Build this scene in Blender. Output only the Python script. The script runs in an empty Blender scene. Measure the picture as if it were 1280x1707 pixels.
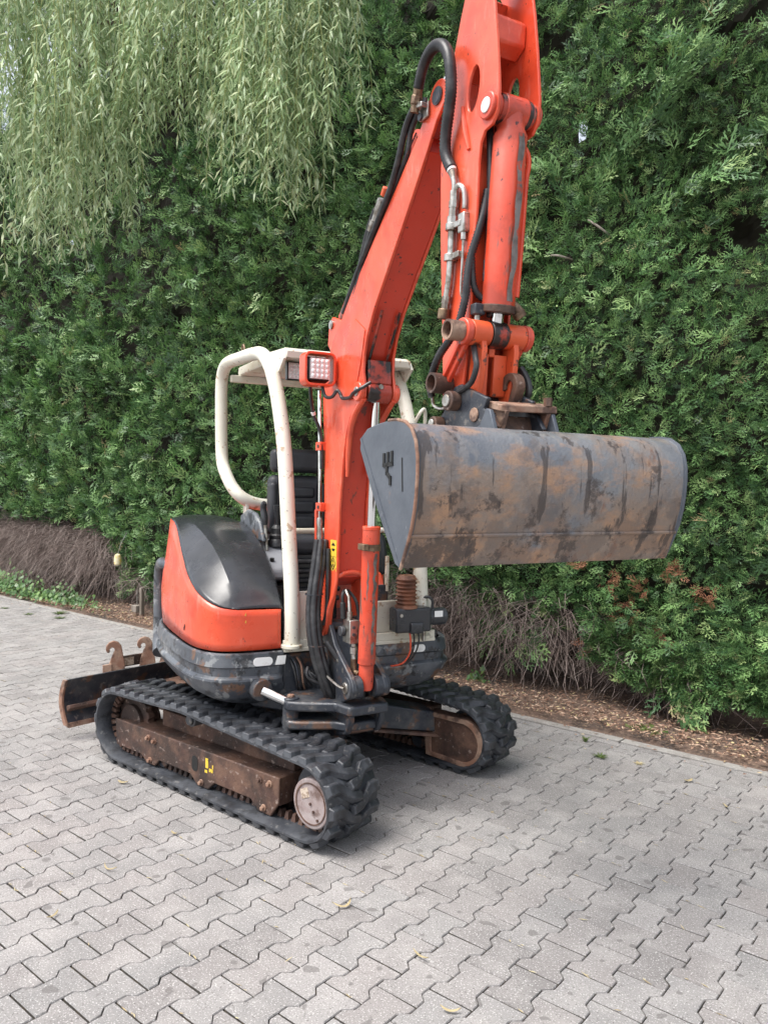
import bpy, math, random
import numpy as np
from mathutils import Vector, Matrix, noise
from mathutils.geometry import tessellate_polygon
R = math.radians
rnd = random.Random(7)
scene = bpy.context.scene
C = scene.collection

# ------------------------------------------------------------------ camera, sky, sun, exposure
CAM_H = 1.6122
PIT, ROLL, YAW = -0.0321, 0.0175, -0.6995
def cam_axes():
    fw = Vector((math.cos(PIT)*math.sin(YAW), math.cos(PIT)*math.cos(YAW), math.sin(PIT)))
    r0 = Vector((math.cos(YAW), -math.sin(YAW), 0)); u0 = r0.cross(fw)
    r = math.cos(ROLL)*r0 + math.sin(ROLL)*u0; u = -math.sin(ROLL)*r0 + math.cos(ROLL)*u0
    return r, u, fw
CR, CU, CF = cam_axes()
cd = bpy.data.cameras.new('camera'); cam = bpy.data.objects.new('camera', cd); C.objects.link(cam)
cd.sensor_fit = 'VERTICAL'; cd.sensor_height = 24.0; cd.lens = 1292.5/1707*24
cd.clip_start = 0.05; cd.clip_end = 2000
cam.matrix_world = Matrix(((CR.x, CU.x, -CF.x, 0), (CR.y, CU.y, -CF.y, 0), (CR.z, CU.z, -CF.z, CAM_H), (0, 0, 0, 1)))
scene.camera = cam

SUN_EL, SUN_AZ = R(63), R(205)        # azimuth clockwise from +Y
w = bpy.data.worlds.new('World'); scene.world = w; w.use_nodes = True
nt = w.node_tree; bg = nt.nodes['Background']
sky = nt.nodes.new('ShaderNodeTexSky'); sky.sky_type = 'NISHITA'; sky.sun_disc = False
sky.sun_elevation = SUN_EL; sky.sun_rotation = SUN_AZ; sky.air_density = 1.0; sky.dust_density = 3.0; sky.ozone_density = 1.0
hs = nt.nodes.new('ShaderNodeHueSaturation'); hs.inputs['Saturation'].default_value = 0.38
nt.links.new(sky.outputs[0], hs.inputs['Color']); nt.links.new(hs.outputs[0], bg.inputs[0])
bg.inputs[1].default_value = 0.15
sd = bpy.data.lights.new('sun', 'SUN'); sun = bpy.data.objects.new('sun', sd); C.objects.link(sun)
sd.energy = 1.5; sd.angle = R(32); sd.color = (1.0, 0.965, 0.91)
sdir = Vector((math.sin(SUN_AZ)*math.cos(SUN_EL), math.cos(SUN_AZ)*math.cos(SUN_EL), math.sin(SUN_EL)))
sun.rotation_euler = sdir.to_track_quat('Z', 'Y').to_euler(); sun.location = (0, -4, 9)
scene.view_settings.view_transform = 'Standard'; scene.view_settings.look = 'None'
scene.view_settings.exposure = 1.08; scene.view_settings.gamma = 1.0

scene.cycles.max_bounces = 4; scene.cycles.diffuse_bounces = 2; scene.cycles.glossy_bounces = 3; scene.cycles.transmission_bounces = 3
scene.cycles.caustics_reflective = False; scene.cycles.caustics_refractive = False

# ------------------------------------------------------------------ materials
def lin(*c): return tuple(((v/255)/12.92 if v/255 <= .04045 else ((v/255+.055)/1.055)**2.4) for v in c)
MATS = {}
def mat(name, col, rough=.5, metal=0., layers=(), bump=0., bscale=60., coat=0., rvar=0., spec=.5, emit=None):
    """layers: (colour, noise scale, lo, hi, stretch xyz, amount)"""
    m = bpy.data.materials.new(name); m.use_nodes = True
    n = m.node_tree.nodes; l = m.node_tree.links; b = n['Principled BSDF']
    b.inputs['Roughness'].default_value = rough; b.inputs['Metallic'].default_value = metal
    b.inputs['Coat Weight'].default_value = coat; b.inputs['Specular IOR Level'].default_value = spec
    tc = n.new('ShaderNodeTexCoord')
    cur = None
    base = n.new('ShaderNodeRGB'); base.outputs[0].default_value = (*col, 1); cur = base.outputs[0]
    for k, (lc, sc, lo, hi, st, amt) in enumerate(layers):
        mp = n.new('ShaderNodeMapping'); mp.inputs['Scale'].default_value = st; mp.inputs['Location'].default_value = (k*3.7+1.3, k*1.9, k*5.1)
        l.new(tc.outputs['Object'], mp.inputs[0])
        nz = n.new('ShaderNodeTexNoise'); nz.inputs['Scale'].default_value = sc; nz.inputs['Detail'].default_value = 7; nz.inputs['Roughness'].default_value = .62
        l.new(mp.outputs[0], nz.inputs[0])
        mr = n.new('ShaderNodeMapRange'); mr.inputs[1].default_value = lo; mr.inputs[2].default_value = hi; mr.inputs[4].default_value = amt
        l.new(nz.outputs[0], mr.inputs[0])
        mx = n.new('ShaderNodeMix'); mx.data_type = 'RGBA'
        l.new(mr.outputs[0], mx.inputs[0]); l.new(cur, mx.inputs[6]); mx.inputs[7].default_value = (*lc, 1)
        cur = mx.outputs[2]
    l.new(cur, b.inputs['Base Color'])
    if rvar:
        nz = n.new('ShaderNodeTexNoise'); nz.inputs['Scale'].default_value = 9; nz.inputs['Detail'].default_value = 5
        l.new(tc.outputs['Object'], nz.inputs[0])
        mr = n.new('ShaderNodeMapRange'); mr.inputs[1].default_value = .3; mr.inputs[2].default_value = .7
        mr.inputs[3].default_value = max(.05, rough-rvar); mr.inputs[4].default_value = min(1, rough+rvar)
        l.new(nz.outputs[0], mr.inputs[0]); l.new(mr.outputs[0], b.inputs['Roughness'])
    if bump:
        nz = n.new('ShaderNodeTexNoise'); nz.inputs['Scale'].default_value = bscale; nz.inputs['Detail'].default_value = 6
        l.new(tc.outputs['Object'], nz.inputs[0])
        bp = n.new('ShaderNodeBump'); bp.inputs['Strength'].default_value = bump; bp.inputs['Distance'].default_value = .01
        l.new(nz.outputs[0], bp.inputs['Height']); l.new(bp.outputs[0], b.inputs['Normal'])
    MATS[name] = m; return m
I = (1, 1, 1)
RED = (.76, .078, .028)
mat('red_paint', RED, .33, layers=(((.84,.145,.075), 2.0, .40, .60, I, .6), ((.50,.045,.02), 4.5, .50, .64, I, .6), ((.80,.24,.17), 30, .58, .66, (1,1,.25), .35), ((.14,.05,.035), 24, .665, .69, (1,1,.6), .7), ((.03,.025,.022), 55, .675, .69, I, .9)), rvar=.12, bump=.06, bscale=22, coat=.15)
mat('red_worn', (.68,.07,.03), .40, layers=(((.72,.13,.08), 3, .40, .58, I, .7), ((.36,.05,.028), 6, .50, .62, I, .7), ((.15,.10,.08), 10, .565, .60, (1,1,.16), .85), ((.025,.02,.02), 34, .635, .655, (1,1,.5), .9)), rvar=.14, bump=.1, coat=.1)
mat('boom_red_shaded', (.64,.055,.026), .40, layers=(((.50,.05,.025), 4, .44, .60, I, .7), ((.10,.05,.035), 16, .63, .66, (1,1,.5), .8), ((.025,.02,.02), 34, .645, .665, I, .9)), rvar=.12, bump=.06)  # boom red darkened for its shaded front and underside; the chips are wear
mat('bare_metal', (.23,.205,.19), .5, .4, layers=(((.12,.095,.085), 14, .44, .58, I, .8), ((.5,.07,.035), 22, .58, .62, I, .8)), bump=.1)
mat('orange_paint', (.76,.115,.038), .40, layers=(((.60,.09,.03), 6, .46, .62, I, .7), ((.09,.05,.035), 20, .60, .63, I, .9)), rvar=.1, bump=.08)
mat('cream_paint', (.78,.755,.66), .40, layers=(((.66,.61,.48), 2.6, .42, .62, I, .7), ((.36,.20,.08), 14, .60, .64, I, .7), ((.09,.055,.035), 42, .65, .67, I, .9)), rvar=.1, bump=.04)
mat('grease_paint', (.028,.02,.018), .32, layers=(((.45,.055,.03), 7, .50, .56, I, .85),), rvar=.15, bump=.25, bscale=40)
mat('black_plastic', (.022,.024,.028), .25, layers=(((.048,.051,.058), 2.2, .42, .62, I, .7), ((.10,.105,.11), 9, .57, .70, I, .3), ((.015,.015,.017), 30, .66, .68, I, .8)), rvar=.09, bump=.03, bscale=250)
mat('skirt_grey', (.060,.068,.082), .40, layers=(((.13,.14,.155), 4, .44, .58, I, .75), ((.32,.33,.33), 9, .57, .60, I, .6), ((.22,.10,.04), 7, .58, .63, I, .6), ((.014,.014,.016), 13, .54, .60, I, .8), ((.30,.31,.31), 34, .62, .66, (1,1,.4), .5)), rvar=.14, bump=.1)
mat('dark_steel', (.036,.041,.052), .42, .1, layers=(((.11,.11,.11), 7, .48, .62, I, .65), ((.17,.08,.04), 10, .55, .62, I, .65), ((.26,.23,.20), 26, .60, .66, I, .5)), rvar=.16, bump=.15)
mat('rust_steel', (.088,.046,.034), .66, layers=(((.165,.092,.062), 8, .42, .58, I, .8), ((.03,.02,.017), 4.5, .47, .60, I, .85), ((.36,.28,.24), 34, .60, .66, I, .6)), bump=.35, bscale=60, rvar=.12)
mat('rust_light', (.25,.13,.085), .72, layers=(((.38,.26,.19), 9, .42, .58, I, .8), ((.08,.045,.035), 12, .50, .60, I, .85)), bump=.3, bscale=60)
mat('rubber', (.030,.033,.040), .46, layers=(((.070,.075,.085), 5, .42, .58, I, .8), ((.016,.016,.018), 11, .50, .60, I, .7), ((.22,.215,.205), 26, .60, .68, I, .5)), rvar=.16, bump=.3, bscale=32)
mat('hose_rubber', (.016,.016,.018), .40, layers=(((.06,.06,.062), 18, .46, .60, I, .6),), bump=.06)
mat('chrome', (.80,.81,.82), .10, 1.0, layers=(((.45,.43,.40), 18, .56, .64, I, .6),))
mat('zinc', (.48,.465,.43), .36, .85, layers=(((.19,.155,.12), 22, .46, .60, I, .85),), bump=.1)
mat('brass_rust', (.27,.19,.12), .5, .6, layers=(((.12,.075,.05), 26, .42, .58, I, .9),), bump=.18)
mat('seat_vinyl', (.022,.023,.028), .45, layers=(((.05,.052,.06), 7, .42, .62, I, .6),), rvar=.08, bump=.06, bscale=300)
mat('console_grey', (.26,.27,.295), .5, layers=(((.16,.16,.17), 5, .46, .62, I, .6),), bump=.03)
mat('bellows_brown', (.22,.085,.045), .55, layers=(((.34,.18,.12), 14, .42, .58, I, .7), ((.08,.035,.022), 9, .50, .62, I, .8)), bump=.12)
mat('white_sticker', (.88,.88,.86), .4, layers=(((.6,.58,.54), 16, .58, .66, I, .5),))
mat('yellow_sticker', (.82,.56,.05), .42, layers=(((.62,.42,.10), 22, .46, .62, I, .6), ((.2,.12,.05), 40, .60, .64, I, .7)))
mat('black_print', (.012,.012,.012), .5)
mat('hub_paint', (.30,.235,.225), .45, layers=(((.42,.37,.36), 9, .42, .58, I, .8), ((.12,.07,.055), 12, .50, .60, I, .8)), bump=.15, rvar=.12)
mat('paper_label', (.55,.46,.37), .6, layers=(((.25,.17,.12), 60, .48, .56, I, .8),))
mat('lens', (.90,.90,.90), .35, layers=(((.72,.72,.73), 60, .45, .6, I, .5),))
mat('reflector', (.8,.8,.8), .3, .1)
mat('bark', (.10,.075,.055), .9, layers=(((.05,.04,.03), 12, .45, .6, (1,1,.2), .8),), bump=.5, bscale=30)
mat('dead_twig', (.22,.165,.145), .85, layers=(((.36,.30,.27), 7, .42, .60, I, .8), ((.10,.07,.06), 3, .48, .62, I, .8)))
mat('soil', (.12,.085,.068), .95, layers=(((.19,.125,.095), 7, .42, .58, I, .8), ((.04,.034,.032), 1.6, .52, .62, I, .9), ((.34,.24,.16), 55, .56, .62, I, .7)), bump=.8, bscale=50)
mat('kerb_concrete', (.33,.315,.295), .88, layers=(((.22,.20,.18), 3, .44, .60, I, .75), ((.48,.46,.43), 60, .56, .64, I, .6), ((.14,.12,.10), 22, .56, .64, I, .5)), bump=.3, bscale=120)
mat('joint_sand', (.065,.058,.052), .95, layers=(((.24,.185,.11), 5, .48, .60, I, .85), ((.04,.038,.036), 14, .46, .58, I, .7), ((.06,.085,.03), 3, .56, .64, I, .6)), bump=.6, bscale=150)
mat('paver_side', (.075,.068,.06), .95, layers=(((.17,.13,.08), 9, .48, .60, I, .7),), bump=.3)
mat('ground', (.30,.285,.275), .9, layers=(((.22,.21,.20), 3, .4, .65, I, .8),), bump=.2)
mat('bird_feeder', (.72,.64,.42), .5, layers=(((.75,.52,.08), 20, .5, .6, I, .8),))
mat('weathered_wood', (.27,.235,.20), .85, layers=(((.14,.115,.09), 14, .45, .62, (1,1,.15), .8),), bump=.3)

def bucket_mat():
    m = mat('bucket_steel', (.15,.162,.185), .38, .25, layers=(
        ((.25,.255,.265), 2.6, .40, .58, (1,1,1.4), .8), ((.33,.30,.275), 22, .52, .62, (1,1,.35), .45)), rvar=.14, bump=.25, bscale=80)
    n = m.node_tree.nodes; l = m.node_tree.links; b = n['Principled BSDF']; tc = n['Texture Coordinate']
    cur = b.inputs['Base Color'].links[0].from_socket
    sx = n.new('ShaderNodeSeparateXYZ'); l.new(tc.outputs['Object'], sx.inputs[0])
    def lay(col, sc, st, lo, hi, amt, z0, z1, bias, seed, det=7, rough=.62):
        """noise patch whose threshold shifts with height on the bucket (mud and rust sit low, bare paint high)"""
        nonlocal cur
        mp = n.new('ShaderNodeMapping'); mp.inputs['Scale'].default_value = st; mp.inputs['Location'].default_value = (seed, seed*1.7, seed*.3); l.new(tc.outputs['Object'], mp.inputs[0])
        nz = n.new('ShaderNodeTexNoise'); nz.inputs['Scale'].default_value = sc; nz.inputs['Detail'].default_value = det; nz.inputs['Roughness'].default_value = rough; l.new(mp.outputs[0], nz.inputs[0])
        hz = n.new('ShaderNodeMapRange'); hz.inputs[1].default_value = z0; hz.inputs[2].default_value = z1; hz.inputs[3].default_value = bias; hz.inputs[4].default_value = -bias; l.new(sx.outputs[2], hz.inputs[0])
        ad = n.new('ShaderNodeMath'); ad.operation = 'ADD'; l.new(nz.outputs[0], ad.inputs[0]); l.new(hz.outputs[0], ad.inputs[1])
        mr = n.new('ShaderNodeMapRange'); mr.inputs[1].default_value = lo; mr.inputs[2].default_value = hi; mr.inputs[4].default_value = amt; l.new(ad.outputs[0], mr.inputs[0])
        mx = n.new('ShaderNodeMix'); mx.data_type = 'RGBA'; l.new(mr.outputs[0], mx.inputs[0]); l.new(cur, mx.inputs[6]); mx.inputs[7].default_value = (*col, 1); cur = mx.outputs[2]
    lay((.30,.225,.175), 4, I, .42, .56, .85, 1.55, 1.82, .10, 2.1)
    lay((.48,.27,.15), 5, (1,1,2.2), .50, .62, .65, 1.40, 1.85, .02, 5.3)
    lay((.22,.10,.055), 14, (1,1,.5), .60, .68, .7, 1.38, 1.50, .06, 7.7)
    lay((.16,.13,.115), 9, I, .50, .58, .55, 1.50, 1.66, .06, 1.1)
    lay((.075,.060,.055), 6.5, (1,1,1.1), .545, .60, .8, 1.42, 1.72, .055, 3.3, 9, .75)
    lay((.06,.05,.048), 17, (1,1,.09), .595, .63, .75, 1.45, 2.0, .015, 9.2, 5)
    l.new(cur, b.inputs['Base Color'])
bucket_mat()
def paver_mat():
    m = bpy.data.materials.new('paver_concrete'); m.use_nodes = True
    n = m.node_tree.nodes; l = m.node_tree.links; b = n['Principled BSDF']; b.inputs['Roughness'].default_value = .88
    b.inputs['Specular IOR Level'].default_value = .3
    oi = n.new('ShaderNodeObjectInfo'); ge = n.new('ShaderNodeNewGeometry')
    ad = n.new('ShaderNodeMath'); ad.operation = 'ADD'; l.new(oi.outputs['Random'], ad.inputs[0]); l.new(ge.outputs['Random Per Island'], ad.inputs[1])
    fr = n.new('ShaderNodeMath'); fr.operation = 'FRACT'; l.new(ad.outputs[0], fr.inputs[0])
    cr = n.new('ShaderNodeValToRGB'); e = cr.color_ramp.elements
    e[0].position = 0; e[0].color = (.215,.202,.196,1); e[1].position = 1; e[1].color = (.335,.316,.306,1)
    x = e.new(.35); x.color = (.285,.262,.252,1); x = e.new(.7); x.color = (.255,.246,.240,1)
    l.new(fr.outputs[0], cr.inputs[0]); cur = cr.outputs[0]
    def layer(sc, lo, hi, col, amt, det=6, mult=False, rough=.6):
        nonlocal cur
        nz = n.new('ShaderNodeTexNoise'); nz.inputs['Scale'].default_value = sc; nz.inputs['Detail'].default_value = det; nz.inputs['Roughness'].default_value = rough
        l.new(ge.outputs['Position'], nz.inputs[0])
        mr = n.new('ShaderNodeMapRange'); mr.inputs[1].default_value = lo; mr.inputs[2].default_value = hi; mr.inputs[4].default_value = amt
        l.new(nz.outputs[0], mr.inputs[0])
        mx = n.new('ShaderNodeMix'); mx.data_type = 'RGBA'; l.new(mr.outputs[0], mx.inputs[0]); l.new(cur, mx.inputs[6]); mx.inputs[7].default_value = (*col, 1)
        cur = mx.outputs[2]; return nz
    layer(.7, .40, .62, (.21,.205,.20), .6)
    layer(5, .46, .64, (.38,.36,.345), .5)
    layer(170, .57, .64, (.62,.60,.58), .75, 3)
    layer(120, .61, .65, (.10,.09,.085), .8, 3)
    layer(60, .52, .72, (.24,.225,.215), .5, 4)
    layer(13, .70, .72, (.13,.12,.115), .6, 1, rough=.3)      # oil drips
    l.new(cur, b.inputs['Base Color'])
    nz = n.new('ShaderNodeTexNoise'); nz.inputs['Scale'].default_value = 220; nz.inputs['Detail'].default_value = 5; l.new(ge.outputs['Position'], nz.inputs[0])
    bp = n.new('ShaderNodeBump'); bp.inputs['Strength'].default_value = .35; bp.inputs['Distance'].default_value = .004
    l.new(nz.outputs[0], bp.inputs['Height']); l.new(bp.outputs[0], b.inputs['Normal'])
    MATS['paver_concrete'] = m
paver_mat()
def leaf_mat(name, ramp, rough=.5, trans=.3, spec=.4, island=False, attr=None):
    m = bpy.data.materials.new(name); m.use_nodes = True
    n = m.node_tree.nodes; l = m.node_tree.links; b = n['Principled BSDF']; b.inputs['Roughness'].default_value = rough
    b.inputs['Specular IOR Level'].default_value = spec
    if attr:
        an = n.new('ShaderNodeAttribute'); an.attribute_name = attr; src = an.outputs['Fac']
    else: src = n.new('ShaderNodeNewGeometry').outputs['Random Per Island'] if island else n.new('ShaderNodeObjectInfo').outputs['Random']
    cr = n.new('ShaderNodeValToRGB'); e = cr.color_ramp.elements
    e[0].position = ramp[0][0]; e[0].color = (*ramp[0][1], 1); e[1].position = ramp[-1][0]; e[1].color = (*ramp[-1][1], 1)
    for p, c in ramp[1:-1]:
        x = e.new(p); x.color = (*c, 1)
    l.new(src, cr.inputs[0])
    col = cr.outputs[0]
    ge = n.new('ShaderNodeNewGeometry')
    nz = n.new('ShaderNodeTexNoise'); nz.inputs['Scale'].default_value = 1.3; nz.inputs['Detail'].default_value = 4; l.new(ge.outputs['Position'], nz.inputs[0])
    mr = n.new('ShaderNodeMapRange'); mr.inputs[1].default_value = .3; mr.inputs[2].default_value = .7; mr.inputs[3].default_value = .78; mr.inputs[4].default_value = 1.25
    l.new(nz.outputs[0], mr.inputs[0])
    vm = n.new('ShaderNodeVectorMath'); vm.operation = 'SCALE'; l.new(col, vm.inputs[0]); l.new(mr.outputs[0], vm.inputs['Scale']); col = vm.outputs[0]
    l.new(col, b.inputs['Base Color'])
    tr = n.new('ShaderNodeBsdfTranslucent'); l.new(col, tr.inputs[0])
    ms = n.new('ShaderNodeMixShader'); ms.inputs[0].default_value = trans
    out = n['Material Output']; l.new(b.outputs[0], ms.inputs[1]); l.new(tr.outputs[0], ms.inputs[2]); l.new(ms.outputs[0], out.inputs[0])
    MATS[name] = m
leaf_mat('conifer', ((0,(.026,.062,.027)), (.28,(.072,.158,.057)), (.60,(.145,.275,.096)), (.88,(.25,.41,.15)), (.985,(.31,.42,.17)), (1,(.36,.27,.15))), .42, .12, attr='tone')
leaf_mat('conifer_brown', ((0,(.30,.12,.07)), (1,(.46,.24,.14))), .7, .2, attr='tone')
leaf_mat('willow', ((0,(.17,.26,.12)), (.35,(.33,.45,.235)), (.75,(.52,.63,.39)), (1,(.70,.76,.50))), .40, .40, .45, True)
leaf_mat('litter', ((0,(.11,.06,.042)), (.3,(.25,.145,.10)), (.65,(.40,.26,.185)), (.9,(.56,.42,.31)), (1,(.58,.48,.24))), .7, .15, .3, True)
leaf_mat('straw', ((0,(.36,.27,.14)), (.6,(.52,.43,.25)), (1,(.62,.56,.34))), .7, .2, .3, True)
leaf_mat('ivy', ((0,(.05,.12,.03)), (.6,(.09,.19,.05)), (1,(.19,.29,.09))), .35, .2, .5, True)
leaf_mat('weed', ((0,(.06,.12,.03)), (1,(.16,.2,.06))), .6, .3, .3, True)
leaf_mat('core_shade', ((0,(.020,.018,.012)), (1,(.028,.025,.016))), .9, 0)  # dead-twig brown taken near black: the hedge's interior shade is in this colour

# ------------------------------------------------------------------ mesh helpers
def ident(a, b, c): return Vector((a, b, c))
class MB:
    def __init__(s, fr=ident): s.v = []; s.f = []; s.fr = fr
    def add(s, vs, fs):
        o = len(s.v); s.v += [tuple(s.fr(*p)) for p in vs]; s.f += [tuple(i+o for i in f) for f in fs]; return s
    def prism(s, poly, l0, l1, hole=None):
        """polygon in (forward, up), extruded along left from l0 to l1"""
        if hole:
            n, m_ = len(poly), len(hole); base = poly+hole; N = n+m_
            tri = tessellate_polygon([[Vector((a, b, 0)) for a, b in poly], [Vector((a, b, 0)) for a, b in hole]])
            vs = [(a, l0, b) for a, b in base]+[(a, l1, b) for a, b in base]
            fs = [tuple(t) for t in tri]+[tuple(i+N for i in t[::-1]) for t in tri]
            fs += [(i, (i+1) % n, (i+1) % n+N, i+N) for i in range(n)]
            fs += [(n+i, n+(i+1) % m_, n+(i+1) % m_+N, n+i+N) for i in range(m_)]
            return s.add(vs, fs)
        n = len(poly)
        vs = [(a, l0, b) for a, b in poly]+[(a, l1, b) for a, b in poly]
        fs = [tuple(range(n)), tuple(range(2*n-1, n-1, -1))]+[(i, i+n, (i+1) % n+n, (i+1) % n) for i in range(n)]
        return s.add(vs, fs)
    def plan(s, poly, z0, z1):
        n = len(poly)
        vs = [(a, b, z0) for a, b in poly]+[(a, b, z1) for a, b in poly]
        return s.add(vs, [tuple(range(n)), tuple(range(2*n-1, n-1, -1))]+[(i, i+n, (i+1) % n+n, (i+1) % n) for i in range(n)])
    def box(s, a0, a1, b0, b1, c0, c1):
        vs = [(a, b, c) for c in (c0, c1) for b in (b0, b1) for a in (a0, a1)]
        return s.add(vs, [(0,2,3,1), (4,5,7,6), (0,1,5,4), (1,3,7,5), (3,2,6,7), (2,0,4,6)])
    def tube(s, pts, r, seg=10, cap=True, sub=0):
        P = [Vector(p) for p in pts]
        if sub:                                     # Catmull-Rom smoothing
            Q = []
            rr = list(r) if hasattr(r, '__len__') else None; r2 = []
            for i in range(len(P)-1):
                p0 = P[max(i-1, 0)]; p1 = P[i]; p2 = P[i+1]; p3 = P[min(i+2, len(P)-1)]
                for k in range(sub):
                    t = k/sub
                    Q.append(.5*((2*p1)+(p2-p0)*t+(2*p0-5*p1+4*p2-p3)*t*t+(3*p1-p0-3*p2+p3)*t**3))
                    if rr: r2.append(rr[i]*(1-t)+rr[i+1]*t)
            Q.append(P[-1])
            if rr: r2.append(rr[-1]); r = r2
            P = Q
        n = len(P); rad = r if hasattr(r, '__len__') else [r]*n
        T = [(P[min(i+1, n-1)]-P[max(i-1, 0)]).normalized() for i in range(n)]
        a = Vector((0, 0, 1)) if abs(T[0].z) < .9 else Vector((1, 0, 0))
        N = (a-T[0]*a.dot(T[0])).normalized()
        vs = []; fs = []
        for i in range(n):
            N = (N-T[i]*N.dot(T[i])).normalized(); B = T[i].cross(N)
            for k in range(seg):
                q = 2*math.pi*k/seg
                vs.append(tuple(P[i]+(N*math.cos(q)+B*math.sin(q))*rad[i]))
        for i in range(n-1):
            for k in range(seg):
                k2 = (k+1) % seg
                fs.append((i*seg+k, i*seg+k2, (i+1)*seg+k2, (i+1)*seg+k))
        if cap: fs += [tuple(range(seg-1, -1, -1)), tuple(range((n-1)*seg, n*seg))]
        return s.add(vs, fs)
    def cyl(s, a, b, r, seg=20, r2=None): return s.tube([a, b], [r, r if r2 is None else r2], seg)
    def ring(s, a, b, ro, ri, seg=20):
        A, B = Vector(a), Vector(b); T = (B-A).normalized()
        u = Vector((0, 0, 1)) if abs(T.z) < .9 else Vector((1, 0, 0)); N = (u-T*u.dot(T)).normalized(); M = T.cross(N)
        vs = []
        for base, rr in ((A, ro), (B, ro), (B, ri), (A, ri)):
            for k in range(seg):
                q = 2*math.pi*k/seg; vs.append(tuple(base+(N*math.cos(q)+M*math.sin(q))*rr))
        fs = []
        for j in range(4):
            for k in range(seg):
                k2 = (k+1) % seg; j2 = (j+1) % 4
                fs.append((j*seg+k, j*seg+k2, j2*seg+k2, j2*seg+k))
        return s.add(vs, fs)
    def grid(s, rows, close=False):
        nr, nc = len(rows), len(rows[0]); vs = [p for r_ in rows for p in r_]; fs = []
        for i in range(nr-1):
            for j in range(nc-1 + (1 if close else 0)):
                j2 = (j+1) % nc
                fs.append((i*nc+j, i*nc+j2, (i+1)*nc+j2, (i+1)*nc+j))
        return s.add(vs, fs)
    def build(s, name, mt, parent=None, bevel=0, segs=2, smooth=35, solid=0, sub=0):
        me = bpy.data.meshes.new(name); me.from_pydata(s.v, [], s.f)
        import bmesh
        bm = bmesh.new(); bm.from_mesh(me); bmesh.ops.recalc_face_normals(bm, faces=bm.faces); bm.to_mesh(me); bm.free()
        if smooth:
            me.polygons.foreach_set('use_smooth', [True]*len(me.polygons)); me.set_sharp_from_angle(angle=R(smooth))
        me.materials.append(MATS[mt] if isinstance(mt, str) else mt)
        o = bpy.data.objects.new(name, me); C.objects.link(o)
        if parent: o.parent = parent
        if solid:
            md = o.modifiers.new('solid', 'SOLIDIFY'); md.thickness = solid; md.offset = -1
        if bevel:
            md = o.modifiers.new('bevel', 'BEVEL'); md.width = bevel; md.segments = segs; md.limit_method = 'ANGLE'; md.angle_limit = R(38)
        if sub:
            md = o.modifiers.new('sub', 'SUBSURF'); md.levels = sub; md.render_levels = sub
        return o
def fast_mesh(name, verts, faces_flat, nper, mt, parent=None, smooth=False):
    """verts Nx3 array, faces_flat flattened indices with nper vertices per face"""
    me = bpy.data.meshes.new(name); verts = np.asarray(verts, 'f'); faces_flat = np.asarray(faces_flat, 'i')
    nf = len(faces_flat)//nper
    me.vertices.add(len(verts)); me.vertices.foreach_set('co', verts.ravel())
    me.loops.add(len(faces_flat)); me.loops.foreach_set('vertex_index', faces_flat)
    me.polygons.add(nf); me.polygons.foreach_set('loop_start', np.arange(0, nf*nper, nper, dtype='i'))
    try: me.polygons.foreach_set('loop_total', np.full(nf, nper, 'i'))
    except Exception: pass
    me.update(calc_edges=True)
    me.materials.append(MATS[mt])
    o = bpy.data.objects.new(name, me); C.objects.link(o)
    if parent: o.parent = parent
    return o
def tag(o, label=None, cat=None, group=None, kind=None):
    if label: o['label'] = label
    if cat: o['category'] = cat
    if group: o['group'] = group
    if kind: o['kind'] = kind
    return o
def empty(name, loc=(0, 0, 0)):
    o = bpy.data.objects.new(name, None); C.objects.link(o); o.location = loc; o.empty_display_size = .1; return o
def circ(cx, cz, r, a0=0, a1=360, n=16):
    return [(cx+r*math.cos(R(a0+(a1-a0)*i/n)), cz+r*math.sin(R(a0+(a1-a0)*i/n))) for i in range(n+(0 if a1-a0 == 360 else 1))]
def rrect(x0, x1, y0, y1, r, n=4):
    out = []
    for cx, cy, a in ((x1-r, y1-r, 0), (x0+r, y1-r, 90), (x0+r, y0+r, 180), (x1-r, y0+r, 270)):
        out += [(cx+r*math.cos(R(a+90*i/n)), cy+r*math.sin(R(a+90*i/n))) for i in range(n+1)]
    return out
def lerp(a, b, t): return a+(b-a)*t
def interp(xs, ys, x): return float(np.interp(x, xs, ys))

# ================================================================== THE GROUND
KERB_Y = 4.76
g = MB().add([(-150,-150,-.03), (150,-150,-.03), (150,150,-.03), (-150,150,-.03)], [(0,1,2,3)]).build('ground', 'ground', smooth=0); tag(g, kind='structure')
bed = MB().add([(-17,-2.2,-.0125), (5,-2.2,-.0125), (5,KERB_Y,-.0125), (-17,KERB_Y,-.0125)], [(0,1,2,3)]).build('pavement', 'joint_sand', smooth=0); tag(bed, kind='structure')
# interlocking double-T concrete pavers: length .2 along Y, rows .1384 apart along X
PW, PL, PDN = .1384, .2, .0133
def paver_outline(gap, L=PL, full=True):
    h = PW/2-gap; e = L/2-gap-.0018; d = PDN
    right = [(h+d, -e), (h+d, -.0625), (h-d, -.0375), (h-d, .0375), (h+d, .0625), (h+d, e)]
    return right+[(-x, y) for x, y in right[::-1]]
top = paver_outline(.0043); low = paver_outline(.0018)
pv = [(x, y, 0) for x, y in top]+[(x, y, -.0045) for x, y in low]+[(x, y, -.02) for x, y in low]
n12 = len(top)
pf = [tuple(range(n12))]+[(j*n12+i, (j+1)*n12+i, (j+1)*n12+(i+1) % n12, j*n12+(i+1) % n12) for j in (0, 1) for i in range(n12)]
pm = bpy.data.meshes.new('paver'); pm.from_pydata(pv, [], pf)
import bmesh
_b = bmesh.new(); _b.from_mesh(pm); bmesh.ops.recalc_face_normals(_b, faces=_b.faces); _b.to_mesh(pm); _b.free()
pm.materials.append(MATS['paver_concrete']); pm.materials.append(MATS['paver_side'])
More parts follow.
